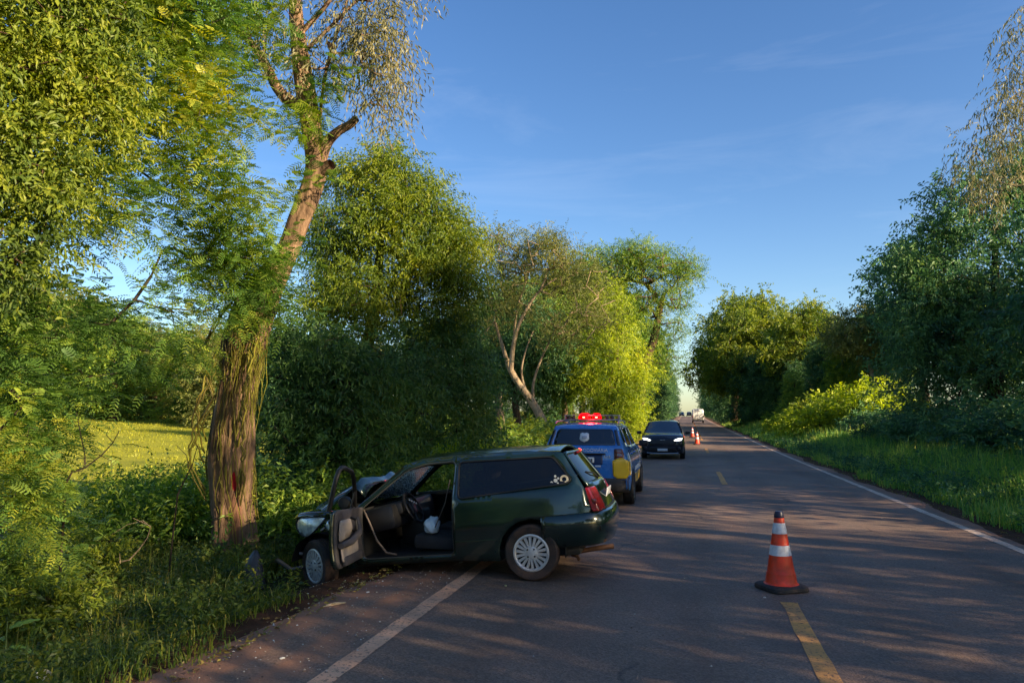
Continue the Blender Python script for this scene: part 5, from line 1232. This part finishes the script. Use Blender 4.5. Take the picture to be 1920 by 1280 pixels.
md['gappy'] = model_tree(56, 'round', M_lf_dark, M_bark_dark, per=3); md['tall_mid'] = model_tree(57, 'tall', M_lf_mid, M_bark); md['round_yel'] = model_tree(59, 'round', M_lf_yel, M_bark); md['tall_brown'] = model_tree(58, 'tall', M_lf_brown, M_bark)
for k, o in md.items(): o['fresh'] = 1; o['kind_'] = k
rs = np.random.RandomState(61)
put = pool.put
# far side of the field
fl = [(-20, 60, 11.5), (60, 66, 10.4), (140, 72, 12.2), (215, 68, 10.1), (285, 74, 9.4), (345, 66, 8.6), (400, 60, 8.3), (455, 64, 8.6), (520, 62, 8.6), (-120, 56, 11.5), (100, 92, 13.0), (250, 96, 11.5), (380, 90, 10.1), (560, 75, 9.4), (20, 80, 10.8), (180, 86, 10.8), (310, 84, 9.4), (440, 80, 8.6), (500, 84, 9.4), (620, 86, 10.1), (700, 90, 10.1), (-60, 74, 10.8)]
kinds = ['spread_brown', 'tall_mid', 'tall_brown', 'tall_mid', 'tall_brown', 'tall_mid', 'tall_brown', 'tall_mid', 'round_dark', 'tall_mid', 'spread_yel', 'tall_mid', 'tall_brown', 'round_dark', 'tall_mid', 'tall_brown', 'tall_mid', 'tall_brown', 'tall_mid', 'tall_mid', 'tall_brown', 'tall_mid']
for k, ((px, d_, h), kd) in enumerate(zip(fl, kinds)):
    p = at(px, 780, d_); put(md[kd], 'field_tree', p[0], p[1], h / (11.5 if kd.startswith('tall') else 9.8), rs.uniform(0, 6.28), 'tree in the row along the far side of the sunlit field', 'trees across the field', sx=1.45 if kd.startswith('tall') else 1.2)
# left of the road, beyond the vine column, into the tunnel
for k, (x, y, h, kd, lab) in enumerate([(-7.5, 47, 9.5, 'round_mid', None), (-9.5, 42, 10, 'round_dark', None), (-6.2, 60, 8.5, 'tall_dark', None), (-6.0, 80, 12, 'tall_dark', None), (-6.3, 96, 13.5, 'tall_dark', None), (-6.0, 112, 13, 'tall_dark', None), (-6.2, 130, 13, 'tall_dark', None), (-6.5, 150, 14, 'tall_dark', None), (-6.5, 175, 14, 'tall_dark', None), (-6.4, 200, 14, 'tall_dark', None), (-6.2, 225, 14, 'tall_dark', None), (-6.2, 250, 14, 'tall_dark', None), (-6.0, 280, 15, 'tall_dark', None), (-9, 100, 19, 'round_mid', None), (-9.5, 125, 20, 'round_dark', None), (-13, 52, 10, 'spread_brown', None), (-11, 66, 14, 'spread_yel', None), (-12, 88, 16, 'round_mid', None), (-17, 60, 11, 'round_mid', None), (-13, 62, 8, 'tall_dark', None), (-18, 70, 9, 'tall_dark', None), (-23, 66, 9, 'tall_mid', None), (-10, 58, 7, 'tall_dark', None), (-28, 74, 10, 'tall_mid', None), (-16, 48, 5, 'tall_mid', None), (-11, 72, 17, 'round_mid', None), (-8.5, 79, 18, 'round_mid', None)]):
    put(md[kd], 'roadside_tree', x, y, h / (11.5 if kd == 'tall_dark' else 9.8), rs.uniform(0, 6.28), 'tree in the far row beyond the lime vine-covered tree, field side of the road', 'far trees, field side of the road', sx=1.0)
# right of the road
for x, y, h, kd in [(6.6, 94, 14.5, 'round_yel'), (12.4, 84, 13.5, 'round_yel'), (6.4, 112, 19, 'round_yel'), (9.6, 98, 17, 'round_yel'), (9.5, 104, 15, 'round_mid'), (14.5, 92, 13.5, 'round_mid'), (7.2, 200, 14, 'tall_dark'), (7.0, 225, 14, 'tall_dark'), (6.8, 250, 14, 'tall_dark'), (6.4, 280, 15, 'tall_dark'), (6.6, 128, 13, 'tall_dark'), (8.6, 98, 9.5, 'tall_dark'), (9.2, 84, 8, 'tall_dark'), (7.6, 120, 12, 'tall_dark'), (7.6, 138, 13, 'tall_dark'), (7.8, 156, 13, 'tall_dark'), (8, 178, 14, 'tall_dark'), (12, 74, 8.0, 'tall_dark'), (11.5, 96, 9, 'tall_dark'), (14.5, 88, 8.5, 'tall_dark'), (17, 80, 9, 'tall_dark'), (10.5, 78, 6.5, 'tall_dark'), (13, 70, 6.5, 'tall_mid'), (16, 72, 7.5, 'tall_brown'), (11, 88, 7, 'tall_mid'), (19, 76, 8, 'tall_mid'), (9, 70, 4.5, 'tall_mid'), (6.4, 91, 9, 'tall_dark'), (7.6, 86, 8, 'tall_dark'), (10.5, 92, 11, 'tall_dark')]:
    put(md[kd], 'roadside_tree', x, y, h / (11.5 if kd == 'tall_dark' else 9.8), rs.uniform(0, 6.28), 'tree in the far row across the road, behind the bright bushes', 'far trees across the road', sx=1.05)
put(md['round_dark'], 'roadside_tree', 18.5, 66, 1.62, 1.0, 'dark round-topped tree rising behind the brownish one across the road', None)
put(md['spread_brown'], 'roadside_tree', 15.0, 66, 1.0, 2.0, 'brownish spreading tree across the road, below the dark round-topped one', None)
put(md['round_mid'], 'roadside_tree', 20.5, 58, 1.1, 2.5, 'mid-green tree just left of the big dark wall of foliage', None)
# big dark tree on the right
rs = np.random.RandomState(37)
d = 29.5; f0 = foot(11.6, 32.5); tr = [f0, f0 + [0, .1, 2], f0 + [.2, .1, 4], f0 + [.3, .2, 6.4], f0 + [.4, .2, 8.8]]
tips = blob_pts(rs, [pblob(1840, 420, d, 110, 100, 110, 2.6), pblob(1760, 560, d, 95, 80, 110, 2.4), pblob(1860, 600, d, 120, 110, 130, 2.8), pblob(1780, 700, d, 130, 90, 120, 2.6), pblob(1710, 640, d, 50, 60, 36, 1.6), pblob(1900, 330, d, 80, 60, 50, 2), pblob(1700, 490, d, 40, 22, 16, 1), pblob(1760, 440, d, 50, 25, 20, 1), pblob(1990, 500, d, 130, 220, 130, 3), pblob(1960, 760, d, 130, 110, 90, 2.4)])
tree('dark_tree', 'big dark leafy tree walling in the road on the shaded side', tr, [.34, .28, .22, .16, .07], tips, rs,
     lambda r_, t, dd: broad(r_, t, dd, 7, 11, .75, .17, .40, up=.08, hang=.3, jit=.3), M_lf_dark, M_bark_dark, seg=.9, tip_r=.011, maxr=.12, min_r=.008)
# slender tree with drooping leaves above it
rs = np.random.RandomState(38)
d = 25.0; f0 = foot(12.2, 27.0); tr = [f0, f0 + [0, 0, 3], f0 + [-.2, .1, 6], f0 + [-.2, .2, 9], f0 + [-.1, .2, 12], f0 + [0, .2, 15]]
tips = blob_pts(rs, [pblob(1895, 250, d, 50, 30, 12, 1.4), pblob(1830, 290, d, 25, 18, 8, .8), pblob(1930, 110, d, 30, 30, 8, 1.4), pblob(1910, 40, d, 20, 20, 6, 1), pblob(1890, 190, d, 35, 20, 9, 1), pblob(2020, 120, d, 90, 200, 50, 2.4), pblob(1870, 340, d, 40, 20, 9, 1)])
dd_ = None
tree('slender_tree', 'slender tree with sparse hanging grey-green leaves above the dark tree', tr, [.2, .18, .15, .12, .09, .04], tips, rs,
     lambda r_, t, dd: broad(r_, t, unit(dd - np.array([0, 0, .6])), 6, 12, .85, .19, .20, spread=.5, up=-.5, hang=1.0, jit=.3, flat=.2), M_lf_grey, M_bark_pale, seg=.8, tip_r=.009, maxr=.06)
# the row goes on beside and behind the camera: these throw the shade across the road
shade = [(12.5, 24, 9.4, 'round_dark'), (13.5, 18, 9.4, 'gappy'), (12.5, 12, 8.8, 'gappy'), (14.0, 6.5, 9.6, 'spread_yel'), (13.0, 1, 8.8, 'gappy'), (14.5, -5, 9.2, 'gappy'), (13.0, -10, 9.4, 'spread_brown'), (15, -16, 9.5, 'gappy'), (19, 27, 9.6, 'round_dark'), (20, 15, 9.6, 'gappy'), (20, 3, 9.4, 'gappy'), (21, -10, 9.5, 'gappy')]
for x, y, h, kd in shade:
    put(md[kd], 'roadside_tree', x, y, h / 9.8, rs.uniform(0, 6.28), 'leafy tree in the shading row on the dark side of the road', 'shading row of trees', sx=1.15)
for x, y, h, kd in [(-8.5, -5, 8, 'round_mid'), (-9, -13, 9, 'tall_dark'), (-8, -22, 10, 'tall_mid'), (-9, -32, 10, 'tall_dark'), (-8, -44, 11, 'tall_mid'), (-9, -58, 11, 'tall_dark'), (13, -30, 10, 'tall_dark'), (12, -42, 10, 'tall_mid'), (11, -56, 11, 'tall_dark'), (-4, -80, 11, 'tall_mid'), (4, -84, 12, 'tall_dark'), (-14, -20, 11, 'round_dark')]:
    put(md[kd], 'roadside_tree', x, y, h / (11.5 if kd.startswith('tall') else 9.8), rs.uniform(0, 6.28), 'leafy tree of the avenue behind the viewer, beyond the picture', 'trees behind the viewer', sx=1.2)
# single out the repeated trees by look and by their order along the row
ORD = ['nearest', 'second nearest', 'third nearest', 'fourth nearest', 'fifth nearest', 'sixth nearest', 'seventh nearest', 'eighth nearest', 'ninth nearest', 'tenth nearest', 'eleventh nearest', 'twelfth nearest', 'thirteenth nearest', 'fourteenth nearest', 'fifteenth nearest', 'sixteenth nearest', 'seventeenth nearest', 'eighteenth nearest', 'nineteenth nearest', 'twentieth nearest', 'farthest but one', 'farthest']
LOOK = {'round_yel': 'golden round-crowned', 'spread_yel': 'golden umbrella-crowned', 'spread_brown': 'brownish umbrella-crowned', 'round_mid': 'green round-crowned', 'round_dark': 'dark round-crowned', 'tall_dark': 'dark leaf-clad', 'tall_mid': 'green leaf-clad', 'tall_brown': 'brownish leaf-clad', 'gappy': 'thin-leaved round'}
WHERE = {'trees across the field': 'trees across the sunlit field', 'far trees, field side of the road': 'trees past the lime vine-covered one, field side', 'far trees across the road': 'trees across the road, past the bright bushes', 'shading row of trees': 'trees shading the road beside the big dark tree', 'trees behind the viewer': 'trees on the avenue behind the viewer'}
def relabel(objs):
    by = {}
    for o in objs: by.setdefault((o['group'], o['look']), []).append(o)
    for (gp, lk_), L in by.items():
        L.sort(key=lambda o: o.location.y if gp != 'trees across the field' else (o.location.length))
        for i, o in enumerate(L): o['label'] = ('%s of the %s %s' % ((ORD[i] if i < 22 else 'one of the far end'), LOOK[lk_], WHERE[gp])) if len(L) > 1 else 'the only %s one of the %s' % (LOOK[lk_], WHERE[gp])
        for o in L: del o['look']
relabel([o for o in COL.objects if o.parent is None and o.get('group') in WHERE])
print('trees', round(time.time() - T0, 1))

# ---------------------------------------------------------------- shrubs
def model_shrub(seed, lm, h=1.0, leaf=.07, W=.42, fern=False, n=70):
    r_ = np.random.RandomState(seed); z = np.zeros(3)
    tips = blob_pts(r_, [((0, 0, .55 * h), (.62 * h, .62 * h, .46 * h), n), ((.3 * h, .2 * h, .4 * h), (.4 * h, .4 * h, .34 * h), n // 3), ((-.3 * h, -.1 * h, .35 * h), (.4 * h, .4 * h, .3 * h), n // 3)], .6); tips = tips[tips[:, 2] > .06]
    lf = (lambda q, t, dd: ferny(q, t, dd, 3, 4, .26, .17, 7, .055, .016)) if fern else (lambda q, t, dd: broad(q, t, dd, 6, 9, .24, leaf, W, up=.2, hang=.2, jit=.06))
    t = tree('model', 'x y z w', [z, z + [.02, 0, .2], z + [0, .03, .45]], [.03, .025, .015], tips, r_, lf, lm, M_bark_dark, seg=.25, tip_r=.004, maxr=.02, min_r=.003, sides=8)
    for ch in t.children: ch.name = 'stems' if ch.name.startswith('trunk') else 'foliage'
    t['fresh'] = 1; return t
sh = dict(a=model_shrub(71, M_lf_mid), b=model_shrub(72, M_lf_yel, leaf=.085, W=.34), c=model_shrub(73, M_lf_dark, leaf=.08), f=model_shrub(74, M_lf_mim, fern=True), l=model_shrub(75, M_lf_lime, leaf=.075))
S = lambda k, x, y, s, lab, grp=None, sx=1.0, mt=None: put(sh[k], 'shrub', x, y, s, rs.uniform(0, 6.28), lab, grp, 'shrub', sx, mt)
def row(items, phrase, grp, sx):
    items = sorted(items, key=lambda t: t[1])
    for i, (x, y, s_, k) in enumerate(items): S(k, x, y, s_, ORD[i] + ' ' + phrase, grp, sx)
S('b', -5.35, 5.35, .75, 'bright yellow-green shrub at the near end of the verge')
S('f', -6.4, 5.9, 1.0, 'feathery shrub at the picture edge behind the bright yellow-green shrub')
S('b', -6.6, 7.2, .8, 'leafy shrub low in the shade, beside the foot of the vine-hung trunk')
S('a', -7.4, 9.6, .9, 'mid-green shrub between the vine-hung trunk and the field')
S('a', -5.2, 10.2, 1.0, 'shrub behind the crushed nose of the wagon')
S('b', -5.7, 11.2, 1.2, 'yellowish shrub above the head lamp of the wagon')
S('c', -6.7, 10.6, 1.5, 'dark shrub just past the vine-hung trunk')
S('c', -8.2, 8.2, .6, 'dark low shrub at the field edge, camera side of the trunk')
S('a', -4.7, 13.6, 1.2, 'shrub right behind the wagon roof line, beneath the dense tree')
row([(-4.9, 16.5, 1.5, 'l'), (-5.6, 18.5, 1.7, 'b'), (-4.8, 20.5, 1.5, 'a'), (-5.6, 23, 1.9, 'b'), (-5.0, 26, 1.6, 'a'), (-6.2, 28, 1.9, 'b'), (-5.2, 31, 1.7, 'a'), (-6.5, 34, 1.8, 'b'), (-5.2, 36.5, 1.6, 'l'), (-7.5, 21, 2.0, 'a'), (-8.3, 26, 2.0, 'b'), (-5.0, 40, 1.6, 'l')], 'sunlit shrub in the strip between the wagon roof and the lime column', 'shrubs behind the wagon', 1.2)
row([(8.6, 47.5, 3.0, 'l'), (10.2, 45, 3.4, 'l'), (7.6, 52, 2.4, 'l'), (9.3, 54, 3.0, 'b'), (7.2, 60, 2.2, 'l')], 'of the bright lime bushes catching the sun across the road', 'bright bushes across the road', 1.1)
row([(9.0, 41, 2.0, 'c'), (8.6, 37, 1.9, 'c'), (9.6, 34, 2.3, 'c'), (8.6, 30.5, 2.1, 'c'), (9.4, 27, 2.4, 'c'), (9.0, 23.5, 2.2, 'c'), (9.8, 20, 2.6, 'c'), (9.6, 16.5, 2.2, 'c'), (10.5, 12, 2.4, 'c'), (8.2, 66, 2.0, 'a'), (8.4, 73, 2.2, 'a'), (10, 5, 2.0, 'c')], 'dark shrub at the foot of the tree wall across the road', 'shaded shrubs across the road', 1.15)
print('shrubs', round(time.time() - T0, 1))

# ---------------------------------------------------------------- grass and low weeds (nobody could count these)
def blades(rs, P, h, w, lean=.45, rnd=None, seg2=True):
    n = len(P); a = rs.rand(n) * 6.283; d = np.stack([np.cos(a), np.sin(a), np.zeros(n)], 1); s = np.stack([-d[:, 1], d[:, 0], np.zeros(n)], 1)
    H = (h * (.5 + rs.rand(n) ** 1.5))[:, None] if np.isscalar(h) else (h * (.5 + rs.rand(n)))[:, None]; W = (w * (.7 + .6 * rs.rand(n)))[:, None]; le = (lean * rs.rand(n))[:, None]
    up = np.array([0, 0, 1.]); m = P + up * H * .6 + d * H * le * .35; t = P + up * H * (1 - .35 * le) + d * H * le * 1.1
    V = np.stack([P - s * W * .5, P + s * W * .5, m + s * W * .42, m - s * W * .42, t], 1).reshape(-1, 3)
    k = np.arange(n) * 5; Q = np.stack([k, k + 1, k + 2, k + 3], 1); T = np.stack([k + 3, k + 2, k + 4], 1)
    r_ = rs.rand(n) if rnd is None else np.clip(rnd + (rs.rand(n) - .5) * .4, 0, 1)
    return V, Q, T, r_
def grass(name, label, P, h, w, m, seed, lean=.5, rnd=None):
    r_ = np.random.RandomState(seed); V, Q, T, q = blades(r_, P, h, w, lean, rnd)
    o = mobj(name, np_mesh(name, V, Q, T, attr=np.concatenate([q, q])), m); tag(o, label, kind='stuff'); return o
def clumped(rs, n, x0, x1, y0, y1, keep, clump=.25, cl=12, ypow=1.0):
    k = n // cl; cx = rs.uniform(x0, x1, k); cy_ = y0 + (y1 - y0) * rs.rand(k) ** ypow
    x = np.repeat(cx, cl) + rs.randn(k * cl) * clump; y = np.repeat(cy_, cl) + rs.randn(k * cl) * clump
    ok = keep(x, y); x, y = x[ok], y[ok]; return np.stack([x, y, zt(x, y) - .01], 1)
M_grass = leaf_mat('verge_grass', [(0.068, 0.121, 0.021), (0.126, 0.194, 0.025), (0.224, 0.258, 0.033), (0.389, 0.316, 0.069)], .35, clump=.7, hue_scale=.9)
M_grass_r = leaf_mat('shaded_verge_grass', [(0.079, 0.192, 0.045), (0.160, 0.318, 0.062), (0.265, 0.421, 0.073), (0.530, 0.535, 0.103)], .35, clump=.6, hue_scale=.5)
M_field = leaf_mat('field_grass', [(.22, .24, .02), (.28, .29, .022), (.34, .34, .025), (.38, .36, .03)], .35, clump=.6, hue_scale=.2)
rs = np.random.RandomState(81)
lk = lambda x, y: (x < -3.50 + .15 * np.sin(y * 1.7) + .1 * np.sin(y * 4.1) - .25 * (rs.rand(len(x)) ** 2)) & ~((x > -4.9) & (y > 6.75) & (y < 9.6))
P = clumped(rs, 62000, -9.5, -3.3, 2.0, 14.5, lk, .16, 14); grass('verge_grass', 'tangled green grass on the verge below the struck tree', P, .08 + .17 * sm(3.5, 4.6, -P[:, 0]) + .05 * rs.rand(len(P)), .010, M_grass, 1, 1.3)
P = clumped(rs, 2600, -9.5, -3.9, 2.5, 14.5, lk, .10, 9); grass('tall_grass', 'taller loose grass stems in the verge', P, .36, .013, M_grass, 2, .8)
lk2 = lambda x, y: x < -3.5 + .15 * np.sin(y * 1.7)
P = clumped(rs, 27000, -9, -3.4, 13.5, 75, lk2, .3, 14, 1.6); grass('verge_grass', 'grass strip beside the road beyond the wagon', P, .38, .022, M_grass, 3, .7)
rk = lambda x, y: x > 4.78 + .15 * np.sin(y * .8) + .10 * np.sin(y * 2.1)
P = clumped(rs, 62000, 4.7, 9.6, 7.5, 40, rk, .2, 16, 1.3); h_ = .24 + .70 * sm(4.8, 6.8, P[:, 0]) * (.6 + .4 * np.random.RandomState(4).rand(len(P))); grass('verge_grass', 'rank shaded grass bank across the road', P, h_, .020, M_grass_r, 4, .8)
P = clumped(rs, 26000, 4.7, 9.5, 38, 120, rk, .45, 14, 1.5); h_ = .25 + .7 * sm(4.8, 7.2, P[:, 0]); grass('verge_grass', 'far grass bank running to the bright bushes', P, h_, .05, M_grass_r, 5, .7)
fk = lambda x, y: x < -10.5
P = clumped(rs, 46000, -75, -10, 8, 95, fk, .8, 16, .9); grass('field_grass', 'yellow-green field grass', P, .13, .04, M_field, 6, .9)
# low broad-leaved weeds among the grass
tips = clumped(rs, 2400, -8.5, -3.6, 2.3, 13, lk, .12, 3); tips[:, 2] += .08 + .22 * rs.rand(len(tips))
la = broad(rs, tips, np.tile([[0, 0, 1.]], (len(tips), 1)), 4, 6, .15, .052, .5, spread=.8, up=.3, hang=.1, jit=.05, flat=.8)
o = leaf_mesh('weeds', [la], leaf_mat('weed_leaf', [(.022, .050, .014), (.050, .092, .018), (.11, .15, .022), (.24, .23, .03)], .35, clump=.7, hue_scale=.8), None); tag(o, 'low broad-leaved weeds tangled through the verge grass', kind='stuff')
tips = clumped(rs, 2600, 4.9, 9.5, 8, 45, rk, .2, 3, 1.3); tips[:, 2] += .15 + .45 * rs.rand(len(tips)) * sm(5, 7, tips[:, 0])
la = broad(rs, tips, np.tile([[0, 0, 1.]], (len(tips), 1)), 4, 7, .3, .10, .4, spread=.8, up=.3, hang=.2, jit=.1, flat=.7)
o = leaf_mesh('weeds', [la], M_lf_dark, None); tag(o, 'leafy weeds through the shaded grass bank across the road', kind='stuff')
# creepers and scrub tangled under the roadside trees
tips = clumped(rs, 2600, -9, -5.0, 9.2, 30, lambda x, y: (x < -4.6), .4, 4, 1.4); tips[:, 2] += .2 + .7 * rs.rand(len(tips))
la = broad(rs, tips, np.tile([[0, 0, 1.]], (len(tips), 1)), 5, 8, .35, .085, .4, spread=.9, up=.1, hang=.3, jit=.15)
o = leaf_mesh('undergrowth', [la], M_lf_mid, None); tag(o, 'leafy undergrowth beneath the trees behind the wagon', kind='stuff')
print('grass', round(time.time() - T0, 1))

# ---------------------------------------------------------------- small things on the verge and the road
rs = np.random.RandomState(91)
M_plastic = mat('scuffed_black_plastic', (.020, .024, .030), .45, var=.3, dirt=(.12, .08, .05), dirt_amt=.4, dscale=8)
# torn wheel-arch liner standing in the grass
p0 = at(470, 1098, 8.35); p0[2] = gz(p0[0], p0[1]) + .04
g = G(); rows = []
for i, t in enumerate(np.linspace(-1, 1, 13)):
    h = .36 * (1 - abs(t + .1) ** 1.6) + .05
    rows.append([Vector((t * .17, -.10 + .10 * t * t + .06 * k + .012 * noise.noise((t * 4, k, 3)), h * k + .01 * noise.noise((t * 5, k * 3, 8)))) for k in np.linspace(0, 1, 7)])
v, f = loft(rows); g.add(v, f); o = g.obj('plastic_fragment', M_plastic, solid=.008, angle=30); o.location = p0; o.rotation_euler = (R(-14), R(6), R(12)); tag(o, 'torn black plastic liner piece standing in the grass at the foot of the struck trunk', 'debris')
# strip of bumper trim between trunk and wheel
a, b = at(480, 1048, 9.45), at(566, 1062, 8.5); mid = (a + b) / 2 + np.array([0, 0, .03])
g = G(); g.tube([a - [.05, 0, 0], a * .6 + b * .4 + [0, 0, .0], mid, b * .8 + a * .2 - [0, 0, .05], b], [.014, .022, .026, .022, .016], 7); o = g.obj('bumper_strip', M_steel); tag(o, 'bent strip of bumper trim lying between the trunk and the front wheel', 'debris')
# litter
p = at(82, 1266, 4.9); p[2] = max(p[2], gz(p[0], p[1]) + .06)
cup = empty('paper_cup', tuple(p), (R(70), R(15), R(40))); tag(cup, 'crushed white paper cup caught in the grass at the bottom corner', 'cup')
g = G(); g.lathe([(.028, 0), (.030, .004), (.036, .05), (.041, .088), (.043, .09), (.040, .088), (.034, .05), (.027, .006), (.001, .004)], n=20)
g.v = [(x + .012 * noise.noise((x * 30, y * 30, z * 20)), y * .75, z) for x, y, z in g.v]; g.obj('cup_body', mat('cup_white', (.78, .77, .74), .6, var=.1), cup)
g = G(); g.lathe([(.031, .001), (.0345, .030), (.036, .031), (.033, .0)], n=20); g.v = [(x * 1.03 + .012 * noise.noise((x * 30, y * 30, z * 20)), y * .78, z) for x, y, z in g.v]; g.obj('cup_sleeve', mat('cup_sleeve_tan', (.45, .32, .16), .7), cup)
def chip(name, px, py, size, m, label, cat, seed, flat=.35):
    q = at(px, py, 1.0); d = np.array(q) - np.array([0, 0, CAM_H]); t = (0.0 - CAM_H) / d[2]; w = np.array([0, 0, CAM_H]) + d * t; z = max(float(prof(w[1])), gz(w[0], w[1])) if w[0] > -3.5 else gz(w[0], w[1])
    bm = bmesh.new(); bmesh.ops.create_icosphere(bm, subdivisions=2, radius=1)
    for v_ in bm.verts: n_ = 1 + .45 * noise.noise(v_.co * 1.6 + Vector((seed, 0, 0))); v_.co = Vector((v_.co.x * size * n_, v_.co.y * size * .6 * n_, v_.co.z * size * flat * n_))
    me = bpy.data.meshes.new(name); bm.to_mesh(me); bm.free(); o = mobj(name, me, m); o.location = (w[0], w[1], z + size * flat * .6); o.rotation_euler = (0, 0, seed); tag(o, label, cat); return o
M_scrap = mat('pale_scrap', (.62, .60, .55), .6, var=.2); M_leafdry = mat('dry_leaf', (.42, .40, .18), .7, var=.3); M_stone = mat('road_stone', (.30, .24, .20), .8, var=.3)
chip('scrap', 529, 1234, .020, M_scrap, 'small white scrap on the shoulder near the bottom of the edge line', 'scrap', 1)
chip('scrap', 948, 1098, .022, M_leafdry, 'pale leaf scrap on the asphalt by the wagon rear wheel', 'scrap', 2)
chip('scrap', 1434, 1120, .016, M_scrap, 'tiny white scrap on the road beside the large cone base', 'scrap', 3)
chip('scrap', 690, 1110, .018, M_scrap, 'tiny pale scrap on the shoulder under the open door', 'scrap', 4)
g = G(); q0, q1 = at(606, 1134, 6.75), at(648, 1126, 6.85); q0[2] = -.005; q1[2] = .012
g.tube([q0, (q0 + q1) / 2 + [0, 0, .008], q1], [.012, .014, .008], 6); o = g.obj('wood_splinter', mat('fresh_wood', (.55, .40, .24), .8, var=.3)); tag(o, 'pale wood splinter on the shoulder below the front wheel', 'splinter')
# glass crumbs, grit and leaf bits scattered over shoulder and road
n = 2600; x = np.concatenate([rs.uniform(-3.5, -2.4, 1500), rs.uniform(-2.4, 4.4, 800), rs.normal(-3.6, .5, 300)]); y = np.concatenate([rs.uniform(3.2, 11, 1500), rs.uniform(3.5, 26, 800), rs.normal(7.6, .6, 300)])
z = np.where(x > -3.4, prof(y) + .003, zt(x, y) + .01); s = (.003 + .007 * rs.rand(n) ** 3)[:, None, None]
base = np.array([[-1, -.7, 0], [1, -.6, 0], [.8, .8, 0], [-.9, .6, 0], [0, 0, .9]]); aa = rs.rand(n) * 6.28; c, s_ = np.cos(aa), np.sin(aa)
rot = np.stack([np.stack([c, -s_, 0 * c], 1), np.stack([s_, c, 0 * c], 1), np.stack([0 * c, 0 * c, 1 + 0 * c], 1)], 1)
V = np.einsum('nij,kj->nki', rot, base) * s + np.stack([x, y, z], 1)[:, None, :]
k = np.arange(n) * 5; T = np.concatenate([np.stack([k + a_, k + b_, k + 4], 1) for a_, b_ in ((0, 1), (1, 2), (2, 3), (3, 0))])
o = mobj('grit', np_mesh('grit', V.reshape(-1, 3), None, T, attr=np.tile(rs.rand(n), 4)), leaf_mat('grit', [(.06, .035, .025), (.20, .13, .09), (.34, .26, .18), (.60, .60, .56)], 0.0, clump=.1)); tag(o, 'grit and glass crumbs scattered over the shoulder and road', kind='stuff')
# fallen leaves along the pavement edge
n = 1500; xx = np.concatenate([-3.45 - np.abs(rs.normal(0, .18, 900)) + .25, 4.62 + np.abs(rs.normal(0, .2, 600)) - .15]); yy = np.concatenate([rs.uniform(3, 14, 900), rs.uniform(8, 40, 600)])
P = np.stack([xx, yy, np.maximum(zt(xx, yy), np.where((xx > -3.35) & (xx < 4.5), prof(yy), -9)) + .012], 1); Aq = unit(np.concatenate([rs.randn(n, 2), rs.rand(n, 1) * .3], 1))
la = leaf_quads(rs, P, Aq, .045, .5, rs.rand(n), flat=.9, hang=0)
o = leaf_mesh('fallen_leaves', [la], leaf_mat('fallen_leaf', [(.10, .055, .02), (.22, .14, .045), (.34, .26, .07), (.16, .17, .03)], .1), None); tag(o, 'dry fallen leaves along the pavement edges', kind='stuff')
# broad-leaved plant at the picture edge: every leaf its own piece
pb = at(10, 1190, 5.0); pb[2] = gz(pb[0], pb[1]); plant = empty('broadleaf_plant', tuple(pb)); tag(plant, 'young plant with a few big pale green leaves at the bottom picture edge', 'plant')
g = G(); rows = []
for t in np.linspace(0, 1, 9):
    w = .036 * math.sin(math.pi * min(1, t * .93 + .05)) ** .8; rows.append([Vector((t * .17, u * w, .012 * abs(u) - .05 * t * t + .004 * math.sin(20 * t))) for u in (-1, -.5, 0, .5, 1)])
v, f = loft(rows); g.add(v, f); M_big = mat('big_leaf', (.10, .19, .035), .45, var=.2, vscale=20)
first = None
for k in range(13):
    hgt = .10 + .036 * k; a_ = k * 2.4
    if first is None: first = g.obj('leaf', M_big, plant, solid=.002, angle=60); o = first
    else: o = first.copy(); COL.objects.link(o)
    o.location = (.03 * math.cos(a_), .03 * math.sin(a_), hgt); o.rotation_euler = (rs.uniform(-.4, .4), rs.uniform(-.5, .25), a_); o.scale = [rs.uniform(.8, 1.15)] * 3
g = G(); g.tube([(0, 0, -.05), (.01, 0, .25), (0, .01, .56)], [.008, .006, .003], 6); g.obj('stem', mat('green_stem', (.09, .14, .03), .6), plant)
# bare dead saplings standing against the field
def dead(name, label, base_px, d, strokes, rad, m=M_bark_dark):
    b = at(*base_px, d); b[2] = gz(b[0], b[1]) - .05; g = G()
    for st in strokes:
        pts = [Vector(at(x, y, d)) - Vector(b) for x, y in st[0]]
        if st[1]: pts = [Vector((0, 0, 0))] + pts
        pts = [p + Vector(rs.randn(3) * .012) for p in pts]; n_ = len(pts); g.tube(pts, [rad * st[2] * (1 - .7 * i / (n_ - 1)) for i in range(n_)], 6)
    o = g.obj(name, m, recalc=False); o.location = b; tag(o, label, 'dead branch'); return o
dead('dead_sapling', 'dark bare forked sapling silhouetted against the yellow field', (118, 960), 6.9, [([(124, 905), (140, 885), (160, 872), (190, 855), (212, 830), (226, 806)], True, 1.0), ([(160, 872), (155, 850), (150, 800), (145, 770)], False, .6), ([(190, 855), (205, 862), (208, 885)], False, .4), ([(140, 885), (152, 882), (156, 868), (154, 852)], False, .4), ([(212, 830), (204, 815), (206, 800)], False, .35)], .012)
dead('dead_sapling', 'thin bare curved twig rising just beside the struck trunk', (320, 960), 8.4, [([(335, 925), (350, 900), (358, 870), (366, 845), (372, 832)], True, 1.0), ([(356, 875), (348, 850), (335, 832)], False, .6)], .010)
dead('dead_branch', 'pale dead branch sprawling over the shaded verge weeds', (235, 1062), 6.4, [([(225, 1055), (245, 1048), (262, 1030), (275, 1000), (280, 985), (250, 975)], False, 1.0), ([(225, 1055), (222, 1038)], False, .6), ([(280, 985), (262, 978), (240, 985), (210, 1000)], False, .6)], .007, M_bark_pale)
print('small things', round(time.time() - T0, 1))
print('script seconds', round(time.time() - T0, 1))
